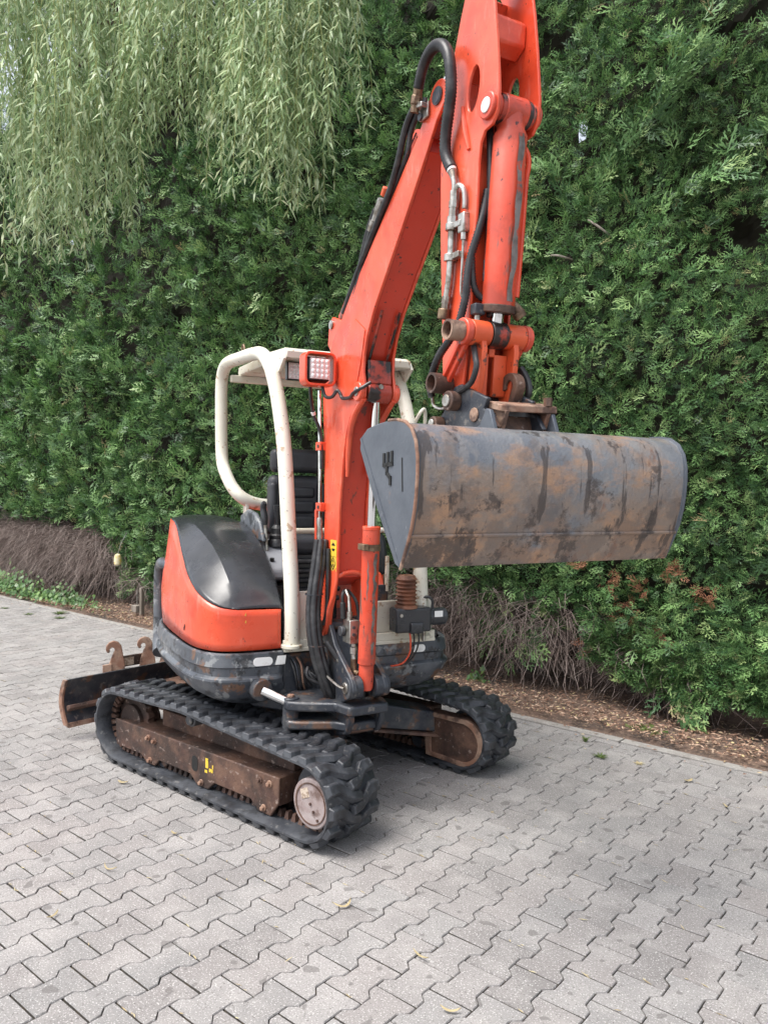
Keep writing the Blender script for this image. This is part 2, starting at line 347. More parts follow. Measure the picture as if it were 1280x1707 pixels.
for _p in pm.polygons: _p.material_index = 1 if min(pm.vertices[i].co.z for i in _p.vertices) < -.015 else 0
cells = []
for c in range(-102, 50):
    x = -2.1936+c*PW
    if not -14.5 < x < 3.2: continue
    for k in range(-20, 20):
        y = 1.1861+PL*(k+(c % 2)/2)+PL/2
        if y-PL/2 < -1.9 or y-PL/2 > KERB_Y-.025: continue
        d = Vector((x, y, -CAM_H)); z = d.dot(CF)
        inside = z > .2 and abs(d.dot(CR)/z) < .51 and abs(d.dot(CU)/z) < .675
        under = -4.2 < x < -2.15 and 2.38 < y < 3.9
        cells.append((0 if inside else 1, z, x, y, inside and not under and y+PL/2 < KERB_Y-.01))
vis = sorted([q for q in cells if q[4]], key=lambda q: q[1])[:300]
visset = {(q[2], q[3]) for q in vis}
for q in vis:
    o = bpy.data.objects.new('paver', pm); C.objects.link(o); o.parent = bed
    o.location = (q[2], q[3], rnd.uniform(-.0012, .0012)); o.rotation_euler = (rnd.gauss(0, .0045), rnd.gauss(0, .0055), rnd.gauss(0, .006))
V3 = []; FL4 = []; F12 = []
vs_all = []; top_f = []; side_f = []
base = np.array(pv)
o_ = 0
for q in cells:
    if (q[2], q[3]) in visset: continue
    a, b_, c_ = rnd.gauss(0, .005), rnd.gauss(0, .006), rnd.gauss(0, .006)
    p = base.copy(); p[:, 2] += p[:, 0]*b_+p[:, 1]*a+rnd.uniform(-.0012, .0012)
    x_, y_ = p[:, 0]-p[:, 1]*c_, p[:, 1]+p[:, 0]*c_
    p[:, 0], p[:, 1] = x_+q[2], y_+q[3]
    p[:, 1] = np.minimum(p[:, 1], KERB_Y-.003-(p[:, 2] > -.003)*.003)
    vs_all.append(p)
    for f in pf: (top_f if len(f) == 12 else side_f).append(tuple(i+o_ for i in f))
    o_ += len(base)
me = bpy.data.meshes.new('pavers_beyond'); me.from_pydata(np.concatenate(vs_all).tolist(), [], top_f+side_f); me.materials.append(MATS['paver_concrete']); me.materials.append(MATS['paver_side'])
_z = np.concatenate(vs_all)[:, 2]
me.polygons.foreach_set('material_index', np.array([1 if _z[list(f)].min() < -.015 else 0 for f in top_f+side_f], 'i'))
_b = bmesh.new(); _b.from_mesh(me); bmesh.ops.recalc_face_normals(_b, faces=_b.faces); _b.to_mesh(me); _b.free()
o = bpy.data.objects.new('pavers_beyond', me); C.objects.link(o); o.parent = bed; tag(o, kind='stuff')

# kerb: flush concrete edging stones
kerb = MB().box(-17, 5, KERB_Y+.004, KERB_Y+.084, -.06, -.012).build('kerb', 'joint_sand', smooth=0); tag(kerb, kind='structure')
km = MB().box(-.497, .497, 0, .075, -.1, .006).build('kerb_stone', 'kerb_concrete', kerb, bevel=.006, smooth=0)
for i in range(22):
    o = km if i == 0 else km.copy()
    if i: C.objects.link(o)
    o.parent = kerb; o.location = (-16.5+i, KERB_Y+.006+rnd.uniform(-.003, .003), rnd.uniform(-.003, .004)); o.rotation_euler = (0, rnd.gauss(0, .002), rnd.gauss(0, .0025))
# soil bed under the hedge
rows = []
for j in range(13):
    y = KERB_Y+.09+j*.28 if j else KERB_Y+.086
    rows.append([(x*.25-17, y, (0 if j == 0 else .012+.05*noise.noise(Vector((x*.2, y*1.3, 4)))+.03*j*.3)) for x in range(93)])
soil = MB().grid(rows).build('soil_bed', 'soil', smooth=180); tag(soil, kind='structure')

# ================================================================== THE EXCAVATOR
EX = empty('excavator', (-3.15, 3.14, 0))
tag(EX, 'worn orange red mini excavator on rubber tracks with cream canopy frame and wide bucket', 'excavator')
def frame(h, ox=0., oy=0.):
    c, s_ = math.cos(R(h)), math.sin(R(h))
    return lambda a, b, z: Vector((ox+a*c-b*s_, oy+a*s_+b*c, z))
TF = ident                       # undercarriage frame, forward = +X
HF = frame(-24)                  # slewed house
BF = frame(-22, .752, -.373)     # boom plane: (s forward, n left, z)

# ---------------- undercarriage
XR, ZR, RR = -.83, .224, .200        # rear sprocket, outer belt radius
XF, ZC, RF = .700, .207, .183        # front idler
def hull_path(n):
    """belt outline as a convex loop over sprocket, carrier roller and idler; n even steps (x, z, tx, tz)"""
    pts = []
    for cx, cz, r in ((XR, ZR, RR), (-.20, .400, .046), (XF, ZC, RF)):
        pts += [(cx+r*math.cos(2*math.pi*k/120), cz+r*math.sin(2*math.pi*k/120)) for k in range(120)]
    pts = sorted(set(pts))
    def half(ps):
        h = []
        for p in ps:
            while len(h) > 1 and (h[-1][0]-h[-2][0])*(p[1]-h[-2][1])-(h[-1][1]-h[-2][1])*(p[0]-h[-2][0]) <= 0: h.pop()
            h.append(p)
        return h
    lo, up = half(pts), half(pts[::-1])
    loop = (lo[:-1]+up[:-1])[::-1]; loop.append(loop[0]); L = [0]
    for p, q in zip(loop, loop[1:]): L.append(L[-1]+math.hypot(q[0]-p[0], q[1]-p[1]))
    out = []
    for i in range(n):
        s_ = L[-1]*i/n; k = max(j for j in range(len(L)-1) if L[j] <= s_+1e-12); t = (s_-L[k])/(L[k+1]-L[k])
        dx, dz = loop[k+1][0]-loop[k][0], loop[k+1][1]-loop[k][1]; l = math.hypot(dx, dz)
        out.append((lerp(loop[k][0], loop[k+1][0], t), lerp(loop[k][1], loop[k+1][1], t), dx/l, dz/l))
    return out
LUG_H = .020
def make_track(sign):
    y_out, y_in = sign*.77, sign*.45
    yc, hw = (y_out+y_in)/2, .16
    P = hull_path(110); N = len(P)
    m = MB()
    prof = [(-hw, 1, 0), (-hw+.012, 1, 1), (hw-.012, 1, 1), (hw, 1, 0), (hw, 0, 1), (hw-.02, 0, 0), (.055, 0, 0), (-.055, 0, 0), (-hw+.02, 0, 0), (-hw, 0, 1)]
    rows = []
    for i in range(N):
        x0_, z0_, tx_, tz_ = P[i]; po = (x0_, z0_); pi_ = (x0_+tz_*.028, z0_-tx_*.028); row = []
        dx, dz = po[0]-pi_[0], po[1]-pi_[1]; wob = .006*math.sin(i*2.9)
        for yy, outer, k in prof:
            b_ = po if outer else pi_
            off = (-.008 if (outer and k == 0) else (.010 if (not outer and k) else 0))/.03
            row.append((b_[0]+dx*off, yc+yy*(1+(wob if abs(yy) > hw-.001 else 0)), b_[1]+dz*off))
        rows.append(row)
    rows.append(rows[0])
    belt = m.grid(rows, close=True).build('crawler_track', 'rubber', EX, smooth=40)
    belt['label'] = 'black rubber crawler track on the side %s' % ('nearest the camera' if sign < 0 else 'by the hedge')
    # arc-length placement
    n_l = 44; LP = hull_path(n_l*2)
    for i in range(n_l):
        for side in (-1, 1):
            x, z, tx, tz = LP[2*i+(1 if side > 0 else 0)]
            T = Vector((tx, 0, tz)); Nn = Vector((-tz, 0, tx)); Y = Vector((0, 1, 0))
            M = Matrix(((T.x, Y.x, Nn.x, x), (T.y, Y.y, Nn.y, yc), (T.z, Y.z, Nn.z, z), (0, 0, 0, 1)))
            o = bpy.data.objects.new('tread_lug', LUG[0 if side < 0 else 1]); C.objects.link(o); o.parent = belt
            o.matrix_local = M
    # inner steel guide links
    gm = MB()
    n_g = 92; GP = hull_path(n_g)
    for i in range(n_g):
        x, z, tx, tz = GP[i]; T = Vector((tx, 0, tz)); Nn = Vector((-tz, 0, tx))
        for yy in (-.05, .05):
            vs = []
            for c in (-.028, -.062):
                f = 1 if c > -.05 else .6
                for b_ in (-.02*f, .02*f):
                    for a in (-.014*f, .014*f):
                        p = Vector((x, yc+yy+b_, z))+T*a+Nn*c; vs.append(tuple(p))
            gm.add(vs, [(0,2,3,1), (4,5,7,6), (0,1,5,4), (1,3,7,5), (3,2,6,7), (2,0,4,6)])
    tag(gm.build('guide_links', 'rust_steel', belt, smooth=0), kind='stuff')
    return belt
def lug_mesh(side):
    # a diagonal chevron bar from the belt edge past the middle
    k = side
    foot = [(-.036, k*.160), (.026, k*.160), (.030, k*.10), (.078, k*.03), (.088, k*-.034), (.036, k*-.034), (.022, k*.02), (-.034, k*.09)]
    topp = [(-.027, k*.153), (.016, k*.153), (.020, k*.095), (.067, k*.026), (.078, k*-.028), (.042, k*-.028), (.028, k*.022), (-.026, k*.088)]
    n = len(foot)
    vs = [(a, b_, -.006) for a, b_ in foot]+[(a, b_, LUG_H) for a, b_ in topp]
    fs = [tuple(range(n, 2*n))]+[(i, (i+1) % n, (i+1) % n+n, i+n) for i in range(n)]
    me = bpy.data.meshes.new('tread_lug'); me.from_pydata(vs, [], fs)
    b_ = bmesh.new(); b_.from_mesh(me); bmesh.ops.recalc_face_normals(b_, faces=b_.faces)
    bmesh.ops.bevel(b_, geom=[e for e in b_.edges if e.calc_face_angle(0) > .5], offset=.004, segments=1, affect='EDGES'); b_.to_mesh(me); b_.free()
    me.materials.append(MATS['rubber']); return me
LUG = [lug_mesh(-1), lug_mesh(1)]
for sign in (-1, 1):
    make_track(sign)
    S = lambda y: sign*y
    fr = MB()
    prof = [(-.90,.245), (.50,.25), (.50,.13), (.445,.055), (.36,.055), (.30,.10), (.02,.10), (-.03,.055), (-.12,.055), (-.18,.10), (-.46,.10), (-.50,.06), (-.58,.06), (-.63,.095), (-.885,.095)]
    fr.prism(prof, S(.715), S(.700)).prism([(-.89,.24), (.49,.245), (.49,.11), (-.88,.11)], S(.699), S(.53))
    fr.prism([(-.6,.24), (.48,.245), (.48,.33), (-.6,.33)], S(.60), S(.49))
    fo = fr.build('track_frame', 'rust_steel', EX, bevel=.005)
    for bx, bz in ((-.56,.205), (-.50,.20), (.37,.21), (.44,.21), (-.54,.085), (-.08,.08), (.40,.085)):
        MB().cyl((bx, S(.714), bz), (bx, S(.722), bz), .017, 14).cyl((bx, S(.722), bz), (bx, S(.736), bz), .011, 6).build('bolt', 'rust_light', fo, bevel=.002)
    MB().prism(rrect(-.165, -.115, .125, .205, .022), S(.7145), S(.7165)).build('slot', 'black_print', fo)
    if sign < 0:
        mk = MB()
        for a, b_, w_, h_ in ((-.05,.165,.022,.05), (-.02,.15,.03,.018), (-.055,.14,.02,.014), (.005,.17,.008,.02)): mk.box(a, a+w_, S(.7152), S(.7162), b_, b_+h_)
        mk.build('yellow_paint_mark', 'yellow_sticker', fo, smooth=0)
    for rx in (-.47, -.04, .36):
        MB().cyl((rx, S(.69), .105), (rx, S(.53), .105), .052, 20).build('track_roller', 'dark_steel', EX, bevel=.006)
    MB().cyl((-.20, S(.70), .375), (-.20, S(.56), .375), .036, 20).cyl((-.20, S(.715), .375), (-.20, S(.70), .375), .026, 16).build('carrier_roller', 'dark_steel', EX, bevel=.005)
    idl = MB().ring((XF, S(.655), ZC), (XF, S(.565), ZC), .140, .09, 36).cyl((XF, S(.63), ZC), (XF, S(.59), ZC), .125, 32).build('idler_wheel', 'dark_steel', EX, bevel=.006)
    hub = MB().cyl((.738, S(.60), .205), (.738, S(.742), .205), .113, 40).build('travel_motor_hub', 'hub_paint', EX, bevel=.008, segs=3)
    MB().ring((.738, S(.741), .205), (.738, S(.7455), .205), .094, .088, 40).build('hub_rim_groove', 'rust_steel', hub)
    for a, b_ in ((.0, .0), (.02, -.03), (.045, -.062)): MB().cyl((.738+a, S(.741), .205+b_), (.738+a, S(.7475), .205+b_), .0065, 8).build('hub_plug', 'rust_steel', hub)
    MB().prism([(.672,.255), (.717,.275), (.732,.235), (.687,.215)], S(.742), S(.7445)).build('paper_label', 'paper_label', hub, smooth=0)
    spr = MB()
    tooth = []
    for k in range(16):
        a = 360*k/16; tooth += [(XR+.158*math.cos(R(a-5)), ZR+.158*math.sin(R(a-5))), (XR+.158*math.cos(R(a+5)), ZR+.158*math.sin(R(a+5))), (XR+.142*math.cos(R(a+9)), ZR+.142*math.sin(R(a+9))), (XR+.142*math.cos(R(a+13.5)), ZR+.142*math.sin(R(a+13.5)))]
    spr.prism(tooth, S(.635), S(.595)); spr.cyl((XR, S(.66), ZR), (XR, S(.52), ZR), .10, 24)
    spr.build('drive_sprocket', 'rust_steel', EX, bevel=.003)
    # D-shaped inner housing at the front of each frame
    arc = [(.728+.140*math.cos(R(a)), .180+.136*math.sin(R(a))) for a in range(80, -101, -15)]
    D = [(.455,.315)]+arc+[(.47,.06)]
    cx, cz = .66, .185
    def sc(P_, k): return [(cx+(a-cx)*k, cz+(b_-cz)*k) for a, b_ in P_]
    dh = MB().prism(D, S(.55), S(.47)).build('motor_housing', 'rust_steel', EX, bevel=.008)
    MB().prism(D, S(.47), S(.458), hole=sc(D, .80)).build('housing_rim', 'rust_light', dh, bevel=.003)
# X frame
xf = MB()
xf.plan([(-.34,-.24), (.30,-.24), (.30,.24), (-.34,.24)], .26, .40)
for sx in (-1, 1):
    for sy in (-1, 1):
        x0, x1 = (.25, .56) if sx > 0 else (-.27, -.58)
        vs = [(x0-sx*.05, sy*.20, .41), (x0+sx*.10, sy*.10, .41), (x1-sx*.03, sy*.47, .315), (x1-sx*.16, sy*.50, .34),
              (x0-sx*.05, sy*.20, .27), (x0+sx*.10, sy*.10, .27), (x1-sx*.03, sy*.47, .20), (x1-sx*.16, sy*.50, .22)]
        xf.add(vs, [(0,1,2,3), (4,5,6,7), (0,1,5,4), (1,2,6,5), (2,3,7,6), (3,0,4,7)])
xfo = xf.build('undercarriage_frame', 'dark_steel', EX, bevel=.008)
for sy in (-1, 1):
    MB().add([(.20, sy*.22, .262), (.37, sy*.11, .262), (.545, sy*.468, .192), (.40, sy*.50, .205), (.20, sy*.22, .245), (.37, sy*.11, .245), (.565, sy*.468, .175), (.40, sy*.50, .188)],
             [(0,1,2,3), (4,5,6,7), (0,1,5,4), (1,2,6,5), (2,3,7,6), (3,0,4,7)]).build('frame_flange', 'rust_steel', xfo, bevel=.004)
MB().tube([(.25,.36,.265), (.45,.40,.25), (.47,.44,.21)], .03, 12, sub=4).build('travel_hose', 'hose_rubber', xfo)
MB().cyl((0,0,.42), (0,0,.47), .36, 40).build('slew_ring', 'dark_steel', EX, bevel=.01)
# dozer blade at the rear
prof_b = []
for i in range(9):
    t = i/8; prof_b.append((-1.405-.055*math.sin(math.pi*t)-.01*t, .095+.285*t))
back = [(a-.016, z) for a, z in prof_b[::-1]]
bl = MB().prism(prof_b+back, -.735, .735).build('dozer_blade', 'dark_steel', EX, smooth=50)
bl['label'] = 'dark blue-black dozer blade with rusty seam'
for sy in (-1, 1):
    MB().prism([(a+.012, z) for a, z in prof_b]+[(a-.014, z) for a, z in back], sy*.736, sy*.752).build('end_plate', 'rust_light', bl, bevel=.003)
MB().prism([(-1.435,.215), (-1.40,.225), (-1.385,.205), (-1.43,.175)], -.733, .733).build('stiffener', 'rust_steel', bl, bevel=.006)
MB().prism([(-1.43,.08), (-1.40,.08), (-1.408,.11), (-1.428,.11)], -.734, .734).build('cutting_edge', 'rust_light', bl, bevel=.003)
for sy in (-1, 1):
    MB().add([(-1.40, sy*.36, .26), (-1.40, sy*.22, .26), (-.40, sy*.16, .31), (-.40, sy*.28, .31), (-1.40, sy*.36, .17), (-1.40, sy*.22, .17), (-.40, sy*.16, .21), (-.40, sy*.28, .21)],
             [(0,1,2,3), (4,5,6,7), (0,1,5,4), (1,2,6,5), (2,3,7,6), (3,0,4,7)]).build('push_arm', 'rust_steel', bl, bevel=.008)
MB().add([(-1.39,-.30,.27), (-1.39,.30,.27), (-1.15,.20,.285), (-1.15,-.20,.285), (-1.39,-.30,.25), (-1.39,.30,.25), (-1.15,.20,.265), (-1.15,-.20,.265)],
         [(0,1,2,3), (4,5,6,7), (0,1,5,4), (1,2,6,5), (2,3,7,6), (3,0,4,7)]).build('arm_web', 'rust_steel', bl, bevel=.005)
cy = MB().cyl((-1.30,0,.33), (-.85,0,.40), .03, 16).cyl((-.9,0,.39), (-.4,0,.42), .045, 18).build('blade_cylinder', 'dark_steel', bl)

# ---------------- house: skirt, bonnet, hood
plan_r = [(.455,-.335), (.457,-.47), (.45,-.56), (.425,-.64), (.37,-.70), (.27,-.745), (.12,-.768), (-.1,-.78), (-.35,-.785), (-.60,-.765), (-.80,-.70), (-.95,-.59), (-1.04,-.42), (-1.08,-.2), (-1.09,0)]
plan_l = [(-1.09,.0), (-1.08,.2), (-1.04,.42), (-.95,.57), (-.78,.66), (-.55,.70), (-.2,.70), (.1,.69), (.30,.67), (.40,.63), (.45,.565), (.455,.45), (.455,.30), (.455,.165)]
outline = plan_r+plan_l[1:]
def smooth_path(P_, sub=4):
    out = []
    for i in range(len(P_)-1):
        p0, p1, p2, p3 = [Vector(P_[max(0, min(len(P_)-1, i+k))]) for k in (-1, 0, 1, 2)]
        for k in range(sub):
            t = k/sub; out.append(tuple(.5*((2*p1)+(p2-p0)*t+(2*p0-5*p1+4*p2-p3)*t*t+(3*p1-p0-3*p2+p3)*t**3)))
    out.append(tuple(P_[-1])); return out
OUT = smooth_path(outline, 3)
levels = [(.778,-.03), (.782,-.012), (.775,0), (.715,.008), (.705,-.004), (.668,-.004), (.655,.014), (.645,.016), (.60,-.006), (.555,-.045), (.515,-.11), (.49,-.19), (.485,-.35)]
def inset(P_, d):
    out = []
    for a, b_ in P_:
        r_ = math.hypot(a*.75, b_); k = 1+d/max(r_, .3); out.append((a*k, b_*k))
    return out
rows = []
for z, d in levels:
    rows.append([(a, b_, z) for a, b_ in inset(OUT, d)])
sk = MB(HF).grid(rows).build('counterweight_skirt', 'skirt_grey', EX, smooth=30, solid=.012)
sk['label'] = 'scuffed dark grey lower body skirt'
def decal(mb, ctr, u, v, nrm, pts, t=.0025):
    c = Vector(ctr); u = Vector(u).normalized(); v = Vector(v).normalized(); nn = Vector(nrm).normalized()
    n = len(pts); vs = [tuple(c+u*a+v*b_) for a, b_ in pts]+[tuple(c+u*a+v*b_+nn*t) for a, b_ in pts]
    mb.add(vs, [tuple(range(n)), tuple(range(2*n-1, n-1, -1))]+[(i, i+n, (i+1) % n+n, (i+1) % n) for i in range(n)])
oval = rrect(-.05, .05, -.021, .021, .02, 5)
d = MB(HF); decal(d, (.4635,-.445,.737), (0,1,0), (0,0,1), (1,0,0), oval); d.build('white_reflector', 'white_sticker', sk)
d = MB(HF); decal(d, (.464,-.352,.738), (0,1,0), (0,0,1), (1,0,0), [(-.03,-.022), (.02,-.022), (.026,.022), (-.018,.022)]); d.build('white_sticker', 'white_sticker', sk, smooth=0)
d = MB(HF); decal(d, (.464,.43,.738), (0,1,0), (0,0,1), (1,0,0), rrect(-.04, .04, -.02, .02, .018, 5)); d.build('white_reflector', 'white_sticker', sk)
for k in range(3):
    d = MB(HF); decal(d, (.4735, -.60+.062*k, .645), (0,1,0), (0,0,1), (1,0,0), rrect(-.024, .022, -.014, .022, .008, 3), t=.004)
MB(HF).plan([(.44,-.33), (.44,.16), (.30,.30), (-.3,.4), (-.5,0), (-.3,-.45), (.30,-.45)], .47, .76).build('main_frame', 'dark_steel', EX, bevel=.01)
MB(HF).plan([(.45,-.30), (.45,.55), (-.45,.60), (-.45,-.33)], .79, .83).build('floor_plate', 'black_plastic', EX, bevel=.004)

# right-hand red side panel and black bonnet cover
side = smooth_path([(.440,-.345), (.442,-.47), (.436,-.56), (.412,-.635), (.36,-.69), (.26,-.733), (.12,-.752), (-.1,-.76), (-.35,-.762), (-.60,-.745), (-.80,-.68)], 4)
def arc_t(P_):
    L_ = [0]
    for a, b_ in zip(P_, P_[1:]): L_.append(L_[-1]+math.hypot(b_[0]-a[0], b_[1]-a[1]))
    return [l/L_[-1] for l in L_], L_[-1]
tt, LL = arc_t(side)
# upper edge height of the red panel as a function of distance along the outline
ed = [0, .22, .30, .38, .46, .56, .70, .85, .95, 1.05, 1.15, 1.3, 1.6]
ez = [.990, .995, 1.005, 1.03, 1.06, 1.10, 1.155, 1.235, 1.30, 1.36, 1.39, 1.40, 1.40]
rows = []
for k in range(7):
    v = k/6; row = []
    for (a, b_), t in zip(side, tt):
        zt = interp(ed, ez, t*LL); z = lerp(.792, zt, v)
        lean = -.040*(max(0, (z-.98)/.42)**1.3)-.004*v+.010*math.sin(math.pi*min(1, (z-.79)/.4))
        kk = 1+lean/max(.35, math.hypot(a*.75, b_))
        row.append((a*kk, b_*kk, z))
    rows.append(row)
red_top = rows[-1]
rp = MB(HF).grid(rows).build('side_panel', 'red_paint', EX, smooth=45, solid=.012)
rp['label'] = 'orange red side panel with peeling yellow sticker'
d = MB(HF); decal(d, (.443,-.475,.955), (0,1,0), (0,0,1), (1,0,0), [(-.014,-.02), (.012,-.022), (.016,.02), (-.006,.022)]); decal(d, (.443,-.53,.95), (0,1,0), (0,0,1), (1,0,0), [(-.004,-.018), (.004,-.02), (.002,-.004)]); decal(d, (.443,-.532,.975), (0,1,0), (0,0,1), (1,0,0), [(-.003,-.008), (.004,-.01), (.003,.008)])
d.build('sticker_remains', 'yellow_sticker', rp, smooth=0)
for q in ((.155,-.751,1.005), (.10,-.7565,.86), (.11,-.756,.875)):
    d = MB(HF); c = Vector(q); d.cyl(tuple(c+Vector((0,.004,0))), tuple(c-Vector((0,.004,0))), .009, 10); d.build('bolt_hole', 'black_print', rp)
# cover
crx = [.445, .38, .30, .18, .05, -.12, -.30, -.45, -.60]
crz = [.998, 1.068, 1.138, 1.222, 1.288, 1.352, 1.395, 1.415, 1.42]
cry = [-.575, -.58, -.583, -.594, -.604, -.625, -.64, -.64, -.63]
inx = [.43, .36, .27, .17, .06, -.09, -.28, -.45, -.60]
inz = [.995, 1.075, 1.150, 1.230, 1.292, 1.345, 1.385, 1.40, 1.405]
M_ = 34
rows_o = []
for k in range(M_+1):
    v = k/M_
    # outer boundary point: same distance fractions along the panel's upper edge
    s_ = lerp(.225, 1.28, v)/LL
    j = min(range(len(tt)), key=lambda i: abs(tt[i]-s_)); j2 = min(j+1, len(tt)-1)
    i0 = max(i for i in range(len(tt)) if tt[i] <= s_ + 1e-9); i1 = min(i0+1, len(tt)-1); f = 0 if i1 == i0 else (s_-tt[i0])/(tt[i1]-tt[i0])
    o3 = Vector(red_top[i0])*(1-f)+Vector(red_top[i1])*f+Vector((0,0,.007))
    q = v*8; qi = min(7, int(q)); qf = q-qi
    c3 = Vector((lerp(crx[qi], crx[qi+1], qf), lerp(cry[qi], cry[qi+1], qf), lerp(crz[qi], crz[qi+1], qf)))
    c3 = o3.lerp(c3, min(1, v*9))
    i3 = Vector((lerp(inx[qi], inx[qi+1], qf), -.342, lerp(inz[qi], inz[qi+1], qf)))
    row = []
    mid = (o3+c3)/2+Vector((.0, -.002, .0))*min(1, v*4)
    for a in range(6):
        u = a/6; row.append(tuple(o3*(1-u)**2+mid*2*u*(1-u)+c3*u*u))
    mid2 = (c3+i3)/2+Vector((.008, 0, .022))*min(1, .25+v*3)
    for a in range(9):
        u = a/8; row.append(tuple(c3*(1-u)**2+mid2*2*u*(1-u)+i3*u*u))
    row.append((i3.x-.006, -.325, i3.z-.02)); row.append((i3.x-.01, -.322, max(.84, i3.z-.30)))
    rows_o.append(row)
cv = MB(HF).grid(rows_o)
# front lip closing down onto the red panel
fr0 = rows_o[0]
cvo = cv.build('bonnet_cover', 'black_plastic', EX, smooth=17, solid=.008)
cvo['label'] = 'black plastic domed bonnet cover'
MB(HF).prism([(.05,1.30), (-.02,1.40), (-.12,1.455), (-.26,1.47), (-.40,1.43), (-.42,1.30)], -.33, -.30).build('bonnet_inner_arch', 'skirt_grey', EX, bevel=.012, segs=3)
# rear engine hood
hood = []
for z, k in ((.79,1.0), (1.0,1.0), (1.2,.985), (1.30,.95), (1.345,.88), (1.36,.75)):
    hood.append([(-.50+(a+.5)*k if a < -.5 else a, b_*k*.97, z) for a, b_ in smooth_path([(-.40,-.72), (-.62,-.73), (-.80,-.67), (-.94,-.56), (-1.02,-.40), (-1.055,-.2), (-1.06,0), (-1.055,.2), (-1.02,.40), (-.93,.55), (-.76,.63), (-.55,.66), (-.42,.66)], 3)])
hm = MB(HF).grid(hood); top_row = hood[-1]
hm.add([p for p in top_row], [tuple(range(len(top_row)))])
hm.build('engine_hood', 'red_paint', EX, smooth=40, solid=.01)
MB(HF).box(-.47, -.44, -.68, .62, .80, 1.345).build('engine_bulkhead', 'red_paint', EX, bevel=.01)
# dark protective bar at the rear right corner
gd = []
for a_, z_ in ((-.42,1.115), (-.60,1.125), (-.74,1.12), (-.85,1.09), (-.905,1.03), (-.92,.95), (-.92,.80), (-.91,.68), (-.88,.60), (-.82,.55)):
    gd.append((a_, (-.66 if a_ > -.5 else -.738)+.03*max(0, (-.55-a_))/.35, z_))
MB(HF).tube(gd, [.02,.03,.036,.038,.038,.038,.038,.04,.045,.05], 12, sub=4).build('corner_guard', 'skirt_grey', EX)

# front platform: cream base
wb = MB(HF).box(.425, .462, -.335, .535, .772, .792).box(.43, .456, -.335, .535, .79, .832).build('platform_sill', 'cream_paint', EX, bevel=.004)
MB(HF).box(.40, .425, .06, .53, .80, 1.0).build('front_panel', 'cream_paint', EX, bevel=.004)
MB(HF).prism([(.42,.83), (.455,.83), (.455,1.06), (.44,1.08)], -.275, -.265).build('post_gusset', 'cream_paint', EX, bevel=.002)
MB(HF).prism([(.43,.83), (.44,.83), (.44,1.075), (.43,1.075)], -.30, -.18).build('front_panel', 'cream_paint', EX, bevel=.002)
MB(HF).box(.385, .405, .15, .27, .99, 1.085).build('front_bracket', 'dark_steel', EX, bevel=.004)
MB(HF).prism([(.36,1.07), (.40,1.07), (.36,1.14), (.30,1.16)], .15, .25).build('lever_base', 'red_paint', EX, bevel=.006)
MB(HF).cyl((.40,.262,1.05), (.40,.262,1.24), .011, 10).build('grab_rod', 'cream_paint', EX)

# canopy frame
rear_y = -.365
post = [(.452,-.292,.80), (.446,-.293,1.04), (.402,-.297,1.336), (.327,-.30,1.764), (.235,-.302,2.015), (.148,-.304,2.17), (.055,-.307,2.275), (-.045,-.312,2.337), (-.17,-.322,2.358), (-.42,-.342,2.364), (-.60,-.355,2.366), (-.69,-.36,2.345), (-.742,-.362,2.29), (-.757,-.363,2.20), (-.752,-.363,2.02), (-.735,-.363,1.84), (-.70,-.363,1.74), (-.63,-.355,1.665), (-.58,-.335,1.60), (-.53,-.30,1.545), (-.52,-.24,1.508), (-.53,-.16,1.49), (-.54,-.06,1.485)]
cf = MB(HF).tube(post, .0385, 16, sub=3).build('canopy_frame', 'cream_paint', EX, smooth=60)
cf['label'] = 'cream tubular canopy frame with flat roof'
mirror = [(a, .155-b_, z) for a, b_, z in post]
MB(HF).tube(mirror, .0385, 16, sub=3).build('frame_tube', 'cream_paint', cf, smooth=60)
MB(HF).cyl((.452,-.292,.792), (.452,-.292,.812), .055, 18).build('post_foot', 'cream_paint', cf, bevel=.004)
MB(HF).cyl((.452,.447,.792), (.452,.447,.812), .055, 18).build('post_foot', 'cream_paint', cf, bevel=.004)
MB(HF).prism([(-.56,1.33), (-.50,1.33), (-.49,1.50), (-.55,1.51)], -.27, -.25).build('frame_strut', 'cream_paint', cf, bevel=.003)
roof_prof = [(.235,2.285), (.24,2.325), (.20,2.343), (-.2,2.352), (-.70,2.355), (-.72,2.32), (-.70,2.30), (-.2,2.298), (.19,2.286)]
MB(HF).prism(roof_prof, -.268, .47).build('roof', 'cream_paint', cf, bevel=.006)
MB(HF).box(-.70, -.66, -.325, .48, 2.255, 2.30).build('roof_beam', 'cream_paint', cf, bevel=.006)
MB(HF).prism([(.13,2.20), (.24,2.28), (.20,2.335), (-.05,2.35), (-.05,2.325), (.07,2.28)], -.285, -.268).build('roof_gusset', 'cream_paint', cf, bevel=.003)
MB(HF).prism([(.13,2.20), (.24,2.28), (.20,2.335), (-.05,2.35), (-.05,2.325), (.07,2.28)], .47, .487).build('roof_gusset', 'cream_paint', cf, bevel=.003)
MB(HF).tube([(-.40,-.33,2.40), (-.40,-.33,2.43), (-.37,-.33,2.44), (-.34,-.33,2.40)], .006, 8, sub=3).build('lifting_eye', 'brass_rust', cf)
MB(HF).tube([(.26,.485,1.97), (.30,.50,2.03), (.30,.525,2.055), (.28,.545,2.03), (.27,.55,1.96)], .010, 10, sub=4).build('grab_handle', 'cream_paint', cf)
MB(HF).cyl((.27,-.27,1.372), (.27,.42,1.372), .015, 12).build('lap_bar', 'cream_paint', EX)
